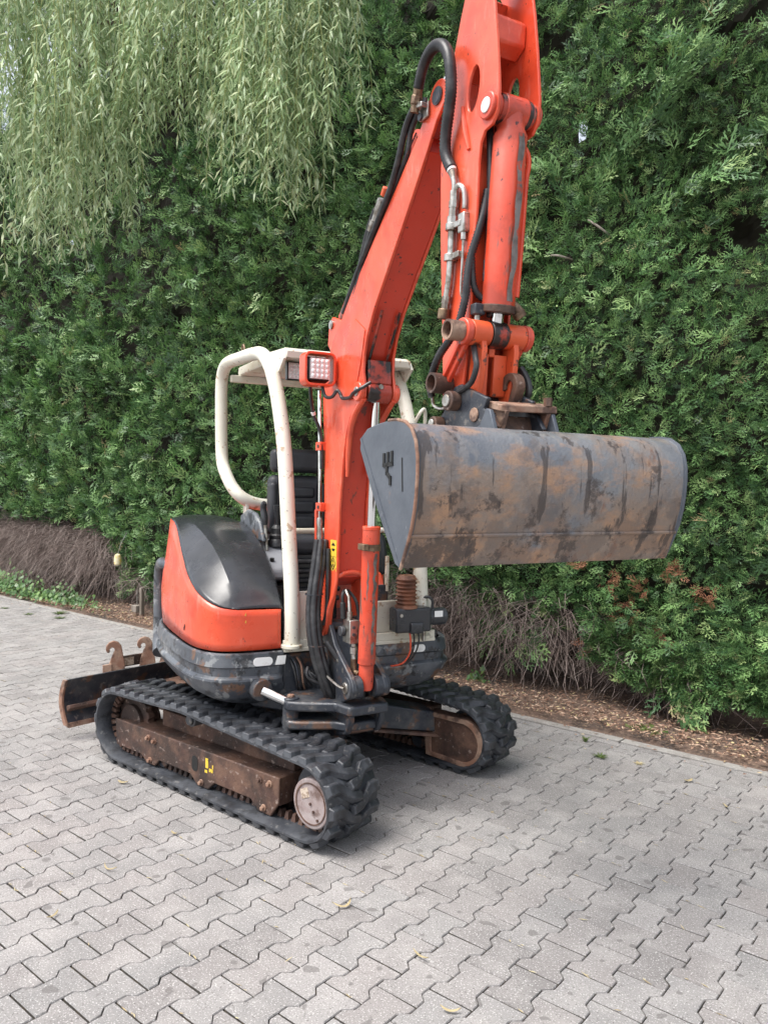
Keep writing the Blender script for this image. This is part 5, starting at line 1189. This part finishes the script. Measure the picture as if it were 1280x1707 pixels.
# dead twigs under the skirt of the hedge
tv = []; tf = []
def twig(P_, r0):
    n_ = len(P_); o = len(tv)
    for i, p in enumerate(P_):
        t = P_[min(i+1, n_-1)]-P_[max(i-1, 0)]; t.normalize()
        a = t.cross(Vector((.3, .2, 1))).normalized(); b_ = t.cross(a); rr = r0*(1-.7*i/(n_-1))
        for q in range(3): w_ = a*math.cos(q*2.094)+b_*math.sin(q*2.094); tv.append(tuple(p+w_*rr))
    for i in range(n_-1):
        for q in range(3): q2 = (q+1) % 3; tf.extend((o+i*3+q, o+i*3+q2, o+(i+1)*3+q2, o+(i+1)*3+q))
def twigs(x0, x1, count, spread=1.0, zmax=None, ymin=5.0, fall=(.35, .8)):
    for k in range(count):
        x = rnd.uniform(x0, x1); zt = (zmax if zmax else zbot(x)+.30)*rnd.uniform(.55, 1.05)
        y = rnd.uniform(5.50, 6.0); ln = rnd.uniform(*fall)
        p = Vector((x, y, max(.12, zt))); d_ = Vector((rnd.gauss(.2, .75), -rnd.uniform(.3, 1.0), rnd.uniform(-.35, .35))).normalized(); P_ = [p.copy()]
        for s_ in range(5):
            d_ = (d_+Vector((rnd.gauss(0, .20), -.02, -.22*rnd.uniform(.0, 1.5)*spread))).normalized(); p = p+d_*ln/5
            if p.z < .015: p.z = .015+rnd.uniform(0, .02); d_.z = abs(d_.z)*.1
            if p.y < ymin: d_.y *= -.2
            P_.append(p.copy())
        P_ = [q+hedge_off for q in P_]; twig(P_, rnd.uniform(.0025, .0055))
        if rnd.random() < .7:
            b0 = P_[2]; twig([b0, b0+Vector((rnd.gauss(0,.06), -.04, -.05)), b0+Vector((rnd.gauss(0,.12), -.09, -.13))], .002)
twigs(-12.8, -9.25, 3000, zmax=.95, ymin=5.02, fall=(.5, 1.0)); twigs(-9.3, -7.2, 350, ymin=5.3); twigs(-7.2, -4.4, 600, ymin=5.25); twigs(-4.5, -2.7, 1500, ymin=5.22, fall=(.35, .8)); twigs(-2.7, -1.7, 420, ymin=5.3, fall=(.3, .6)); twigs(-1.7, .8, 260, ymin=5.35, fall=(.25, .5))
tag(fast_mesh('dead_twigs', tv, tf, 4, 'dead_twig', hedge), kind='stuff')
# pale snapped branch ends
for x, z, dx, dz in ((-2.62,3.62,.16,-.14), (-2.9,3.40,.13,-.03)):
    y = face_y(x, z)-.10
    MB().tube([(x+6, y-5.9, z), (x+6+dx*.5, y-5.90, z+dz*.45), (x+6+dx, y-5.80, z+dz)], [.005, .009, .006], 7, sub=3).build('bare_branch', 'weathered_wood', hedge)

# ================================================================== WILLOW
wt = empty('willow_tree', (-8.0, 7.4, 0)); tag(wt, 'weeping willow with long pale green leafy strands hanging over the hedge at upper left', 'tree')
W0 = Vector((-8.0, 7.4, 0))
MB().tube([(0,0,-.05), (.05,.0,1.5), (.0,.1,3.2), (.1,-.1,4.6)], [.34,.27,.24,.20], 14, sub=4).build('trunk', 'bark', wt)
limb_ends = [(-8.6,4.6,6.9), (-7.2,4.3,7.2), (-5.9,4.0,6.8), (-4.8,4.3,6.5), (-6.6,3.1,6.6), (-7.9,3.2,6.6), (-5.3,3.1,6.2), (-10.0,4.6,6.8)]
for e in limb_ends:
    e = Vector(e)-W0; MB().tube([(.08,-.08,4.4), tuple(Vector((.08,-.08,4.4)).lerp(e, .35)+Vector((0,0,1.3))), tuple(Vector((.08,-.08,4.4)).lerp(e, .7)+Vector((0,0,.9))), tuple(e)], [.12,.08,.045,.02], 8, sub=4).build('limb', 'bark', wt)
def wpos(px, depth):
    """point over the yard at a given lateral angle and distance from where the photographer stood"""
    L_ = (px-640)/1292.5*depth; f = Vector((CF.x, CF.y, 0)).normalized(); r = Vector((CR.x, CR.y, 0)).normalized()
    return f*depth+r*L_
def zpix(py, depth): return CAM_H+(815-py)/1292.5*depth
wv = []; wf = []; sv = []; sf = []
def leaf(p, d_, nrm, ln, wd):
    s_ = d_.cross(nrm).normalized(); o = len(wv); k = nrm*ln*.10
    wv.extend([tuple(p), tuple(p+d_*ln*.35+s_*wd*.5+k*.4), tuple(p+d_*ln-k), tuple(p+d_*ln*.35-s_*wd*.5+k*.4), ])
    wf.extend((o, o+1, o+2, o+3))
def strand(p, ln, dens=1.0, lean=None, kids=True, r0=.0035, fat=1.0):
    """one drooping shoot from point p; longer ones fork into side shoots"""
    lean = lean if lean else Vector((rnd.gauss(0, .07), rnd.gauss(0, .07), 0)); P_ = []
    n_ = max(4, int(ln/.12)); ph = rnd.uniform(0, 6); am = rnd.uniform(.015, .05)
    for i in range(n_+1):
        t = i/n_; g_ = (1-(1-t)**2)
        P_.append(p+Vector((lean.x*ln*g_+am*math.sin(ph+t*ln*3.1), lean.y*ln*g_+am*math.cos(ph*1.3+t*ln*2.7), -ln*t*(1-.35*min(.6, lean.length)*(1-t)))))
    o = len(sv)
    for i, q in enumerate(P_):
        r_ = r0*(1-.6*i/n_)
        for k in range(3): sv.append((q.x+r_*math.cos(k*2.094)-W0.x, q.y+r_*math.sin(k*2.094)-W0.y, q.z))
    for i in range(n_):
        for k in range(3): k2 = (k+1) % 3; sf.extend((o+i*3+k, o+i*3+k2, o+(i+1)*3+k2, o+(i+1)*3+k))
    step = .024/dens; m_ = max(3, int(ln/step)); ga = rnd.uniform(0, 6); big = rnd.uniform(.85, 1.2)
    for i in range(m_):
        t = i/m_*n_; a = min(int(t), n_-1); q = P_[a].lerp(P_[a+1], t-a); q = Vector((q.x-W0.x, q.y-W0.y, q.z))
        if rnd.random() < .12: continue
        ga += 2.4+rnd.gauss(0, .4); an = R(rnd.uniform(20, 66)); h_ = Vector((math.cos(ga), math.sin(ga), 0))
        d_ = (h_*math.sin(an)+Vector((0, 0, -math.cos(an)))).normalized()
        nr = (h_*math.cos(an)+Vector((0, 0, math.sin(an)))+Vector((rnd.gauss(0,.35), rnd.gauss(0,.35), 0))).normalized()
        leaf(q, d_, nr, rnd.uniform(.065, .115)*big*fat*(1 if i < m_*.95 else .65), rnd.uniform(.0125, .0185)*big*fat)
    if kids:
        for k in range(int(ln*2.2)):
            t = rnd.uniform(.12, .92); a = min(int(t*n_), n_-1); an = rnd.uniform(0, 6.283); l2 = min(rnd.uniform(.18, .55), ln*(1-t)+.12)
            strand(P_[a], l2, dens, Vector((math.cos(an), math.sin(an), 0))*rnd.uniform(.2, .6), False, .002)
def clump(px, y_top, y_low, depth, n_, spread=22):
    """a bough end at (px, depth) with n_ shoots of uneven length"""
    for k in range(int(n_*1.35)):
        dp = depth+rnd.gauss(0, .16); q = wpos(px+rnd.gauss(0, spread*.55), dp); z0 = zpix(y_top+rnd.uniform(-90, 60), dp); z1 = zpix(y_low-abs(rnd.gauss(0, 95))+rnd.uniform(0, 22), dp)
        if z0-z1 < .3: continue
        strand(Vector((q.x, q.y, z0)), z0-z1)
for px, yt, yl, dp, n_, sp in (
    (15,-60,430,5.6,8,22), (-30,-60,380,5.7,7,25), (60,40,470,5.5,8,18), (45,-80,300,5.9,8,28), (100,60,485,5.5,8,16), (118,-40,330,5.8,8,24), (150,150,478,5.6,6,12), (165,-50,300,5.9,8,24), (205,60,395,5.8,6,14), (215,-60,250,5.9,8,24),
    (255,-60,270,5.7,7,20), (300,-40,285,5.7,6,18), (335,-60,250,5.8,7,18), (280,-80,200,6.1,8,30), (372,-60,262,5.7,7,14), (395,20,350,5.4,8,13), (425,-70,300,5.5,9,18), (440,60,352,5.4,7,12), (470,-60,330,5.4,9,15), (490,80,368,5.4,6,9), (515,-60,270,5.4,9,15), (540,-60,250,5.4,8,12), (565,-60,225,5.5,7,8),
    (20,-80,230,6.4,7,30), (110,-80,250,6.5,7,30), (190,-80,220,6.5,7,30), (270,-80,150,6.6,6,30), (350,-80,150,6.6,6,30), (430,-80,150,6.4,6,28), (500,-80,150,6.4,5,22), (40,200,400,6.6,5,26), (120,200,380,6.6,5,26)):
    clump(px, yt, yl, dp, n_, sp)
# the crown overhead: what shades the hedge below
for k in range(1300):
    x = rnd.uniform(-11.5, -5.9); y = rnd.uniform(4.2, 6.8); zt = rnd.uniform(8.6, 10.6)
    strand(Vector((x, y, zt)), rnd.uniform(.9, 1.6), .55, None, False, .004, 2.4)
wfo = tag(fast_mesh('leaves', wv, wf, 4, 'willow', wt), kind='stuff')
mat('willow_twig', (.30,.33,.11), .6)
tag(fast_mesh('twigs', sv, sf, 4, 'willow_twig', wt), kind='stuff')

# ================================================================== LITTER, WEEDS, SMALL THINGS
lv = []; lf = []
def flat_leaf(V_, F_, x, y, z, ln, wd, tilt=.3):
    a = rnd.uniform(0, 6.283); d_ = Vector((math.cos(a), math.sin(a), rnd.gauss(0, tilt*.5))).normalized(); s_ = Vector((-math.sin(a), math.cos(a), rnd.gauss(0, tilt))).normalized(); p = Vector((x, y, z)); o = len(V_)
    V_.extend([tuple(p-d_*ln*.5), tuple(p+s_*wd*.5+Vector((0,0,.004))), tuple(p+d_*ln*.5), tuple(p-s_*wd*.5)]); F_.extend((o, o+1, o+2, o+3))
for k in range(17000):
    x = rnd.uniform(-12.5, .6); y = KERB_Y+.10+abs(rnd.gauss(0, .38))
    if y > 6.2: continue
    flat_leaf(lv, lf, x, y, .026+.02*(y-KERB_Y)+.05*noise.noise(Vector(((x+17)/.25*.2, y*1.3, 4)))*.9+rnd.uniform(0, .012), rnd.uniform(.014, .05), rnd.uniform(.005, .016))
for k in range(260):
    x = rnd.uniform(-12, .2); flat_leaf(lv, lf, x, KERB_Y+.07-abs(rnd.gauss(0, .10)), .013, rnd.uniform(.015, .04), rnd.uniform(.005, .012), .1)
lit = fast_mesh('leaf_litter', lv, lf, 4, 'litter'); tag(lit, 'brown dry leaf litter under the hedge', kind='stuff'); lit['category'] = 'leaf litter'
# straw and crumbs caught in the joints
jv = []; jf = []
for k in range(2600):
    c = rnd.randrange(-70, 16); x = -2.1936+c*PW; n_ = rnd.randrange(-6, 18); y = 1.1861+PL*(n_+(c % 2)/2)
    if noise.noise(Vector((x*1.1, y*1.1, 3))) < rnd.uniform(-.35, .45): continue
    if not -.5 < y < KERB_Y-.05: continue
    u = rnd.uniform(-.06, .06); x += u; y += rnd.gauss(0, .0035)
    o = len(jv); a = rnd.gauss(0, .35)+(rnd.choice((0, 1.57)) if rnd.random() < .12 else 0); L_ = rnd.uniform(.006, .022); W_ = rnd.uniform(.0012, .0032)
    d_ = Vector((math.cos(a), math.sin(a), rnd.gauss(0, .12))); s_ = Vector((-math.sin(a), math.cos(a), 0)); p = Vector((x, y, .0022))
    jv.extend([tuple(p-d_*L_), tuple(p-s_*W_), tuple(p+d_*L_), tuple(p+s_*W_)]); jf.extend((o, o+1, o+2, o+3))
st_ = fast_mesh('joint_straw', jv, jf, 4, 'straw'); tag(st_, 'tiny straw bits caught in the paving joints', kind='stuff'); st_['category'] = 'straw'
# single fallen leaves lying on the paving
def fallen(x, y, ln, wd, ang, label, mtn='straw', curl=.35):
    rows = []
    for i in range(7):
        t = i/6-.5; w_ = wd*math.sqrt(max(0, 1-(2*t)**2))*.5+.0006; c_ = math.cos(ang+curl*t*3); s_ = math.sin(ang+curl*t*3)
        cx, cy = math.cos(ang)*t*ln-math.sin(ang)*curl*t*t*ln, math.sin(ang)*t*ln+math.cos(ang)*curl*t*t*ln
        rows.append([(cx-s_*w_*v, cy+c_*w_*v, .004+.012*abs(t)**2*4*ln/.08+.003*abs(v)) for v in (-1, 0, 1)])
    o = MB().grid(rows).build('fallen_leaf', mtn, solid=.0006); o.location = (x, y, .003); tag(o, label, 'leaf', 'fallen leaves on the paving'); return o
for x, y, ln, wd, an, lb, cu in ((-3.688,2.254,.075,.022,.5,'pale yellow willow leaf lying beside the near track',.2), (-1.968,2.149,.10,.014,1.2,'pale curled leaf forming a ring on the paving in front of the near track',1.6),
        (-1.563,2.091,.09,.010,-.1,'short straw stalk lying across a joint in the foreground',.1), (-1.324,1.93,.08,.012,.5,'bent straw-coloured leaf at the bottom edge of the picture',.5),
        (-1.431,4.371,.07,.025,1.0,'bright yellow leaf on the paving near the kerb at right',.3), (-1.165,4.145,.06,.014,2.2,'small yellow-brown leaf on the paving at far right',.8),
        (-2.975,2.08,.05,.012,.1,'tiny orange-yellow leaf on the paving below the near track',.3), (-2.725,1.386,.07,.010,1.9,'thin pale leaf in a joint at the left foreground',.4), (-2.895,1.703,.09,.008,.2,'thin curved stalk on the paving at left',.9)):
    fallen(x, y, ln*.8, wd*.8, an, lb, curl=cu)
def tuft(name, x, y, n_, h_, sp, label, mtn='weed', cat='weed', group='weeds in the paving joints'):
    V_ = []; F_ = []
    for k in range(n_):
        a = rnd.uniform(0, 6.283); r_ = rnd.uniform(0, sp*.35); p = Vector((r_*math.cos(a), r_*math.sin(a), 0)); ln = h_*rnd.uniform(.5, 1.2); wd = rnd.uniform(.003, .007)
        d_ = Vector((math.cos(a)*sp/h_, math.sin(a)*sp/h_, 1)).normalized(); s_ = Vector((-math.sin(a), math.cos(a), 0)); o = len(V_)
        q = p+d_*ln*.6; e = p+d_*ln+Vector((math.cos(a), math.sin(a), -.6))*ln*.25
        V_.extend([tuple(p-s_*wd*.4), tuple(p+s_*wd*.4), tuple(q+s_*wd*.5), tuple(q-s_*wd*.5)]); F_.extend((o, o+1, o+2, o+3))
        o = len(V_); V_.extend([tuple(q-s_*wd*.5), tuple(q+s_*wd*.5), tuple(e+s_*wd*.1), tuple(e-s_*wd*.1)]); F_.extend((o, o+1, o+2, o+3))
    o = fast_mesh(name, V_, F_, 4, mtn); o.location = (x, y, .001); tag(o, label, cat, group); return o
tuft('weed_tuft', -1.968, 4.407, 46, .035, .055, 'flat green weed tuft in the paving right of the far track')
tuft('weed_tuft', -2.165, 4.616, 26, .05, .03, 'small upright weed by the kerb right of the far track')
tuft('weed_tuft', -1.75, 4.46, 30, .022, .05, 'brownish flattened weed between the green tuft and the kerb', 'straw')
tuft('weed_tuft', -9.05, 4.66, 120, .07, .14, 'grassy weed clump against the kerb at far left')
tuft('weed_tuft', -8.75, 4.52, 90, .05, .12, 'low grass tuft just in front of the far left kerb clump')
tuft('weed_tuft', -9.25, 4.38, 60, .04, .10, 'small grass tuft on the paving at far left, right of the leftmost tuft')
tuft('weed_tuft', -9.9, 4.38, 60, .04, .10, 'leftmost low grass tuft on the paving')
tuft('weed_tuft', -2.68, 4.28, 22, .02, .04, 'thin dry weed close to the front of the far track', 'straw')
# ivy at the far left hedge foot
def leafy(name, x, y, n_, sx, sy, h_, size, label, cat, mtn='ivy', group=None):
    V_ = []; F_ = []
    for k in range(n_):
        px, py = rnd.gauss(0, sx), rnd.gauss(0, sy); pz = abs(rnd.gauss(0, h_))*max(.25, 1-abs(px)/(sx*3)); c = Vector((px, py, pz+.02)); L_ = size*rnd.uniform(.6, 1.3)
        nrm = Vector((rnd.gauss(0, .5), -1+rnd.gauss(0, .4), rnd.uniform(.2, 1.2))).normalized(); u = nrm.cross(Vector((rnd.gauss(0, 1), .1, .4))).normalized(); v = nrm.cross(u); o = len(V_)
        V_.extend([tuple(c-u*L_*.5), tuple(c+v*L_*.45-u*L_*.1), tuple(c+u*L_*.6), tuple(c-v*L_*.45-u*L_*.1)]); F_.extend((o, o+1, o+2, o+3))
    o = fast_mesh(name, V_, F_, 4, mtn); o.location = (x, y, 0); tag(o, label, cat, group); return o
leafy('ivy_patch', -11.2, 5.02, 1300, .75, .10, .14, .052, 'bright green ivy patch at the hedge foot on the far left edge', 'ivy')['kind'] = 'stuff'
leafy('ivy_patch', -9.75, 5.08, 520, .38, .08, .09, .05, 'darker ivy patch at the hedge foot right of the bright one', 'ivy')['kind'] = 'stuff'
leafy('seedling', -3.5, 5.38, 34, .05, .04, .05, .05, 'small green seedling in the litter behind the far track', 'plant')['kind'] = 'stuff'
leafy('seedling', -1.93, 5.06, 26, .07, .03, .012, .045, 'flat yellow-green plant in the litter at right', 'plant', 'weed')['kind'] = 'stuff'
# hanging feeder and garden stake on the hedge
fd = empty('bird_feeder', (-8.487, 5.10, .66)); tag(fd, 'small pale yellow hanging feeder in the hedge left of the excavator', 'feeder')
MB().tube([(0,0,-.05), (0,0,-.035), (0,0,.04), (0,0,.075), (0,0,.09)], [.03,.042,.044,.034,.01], 14).build('feeder_body', 'bird_feeder', fd)
MB().cyl((0,0,-.056), (0,0,-.048), .046, 14).build('feeder_tray', 'weathered_wood', fd)
MB().tube([(0,0,.085), (.01,.03,.2), (.0,.12,.34)], .003, 6).build('hanging_wire', 'zinc', fd)
sk_ = empty('garden_stake', (-8.15, 5.22, 0)); tag(sk_, 'grey wooden stake with a small tray standing at the hedge foot left of the excavator', 'stake')
MB().box(-.022, .022, -.022, .022, 0, .36).build('post', 'weathered_wood', sk_, bevel=.004)
MB().box(-.15, -.045, -.05, .04, .055, .14).build('tray', 'weathered_wood', sk_, bevel=.008)
MB().cyl((-.10,0,.13), (-.10,0,.34), .006, 8).build('wire_handle', 'zinc', sk_)
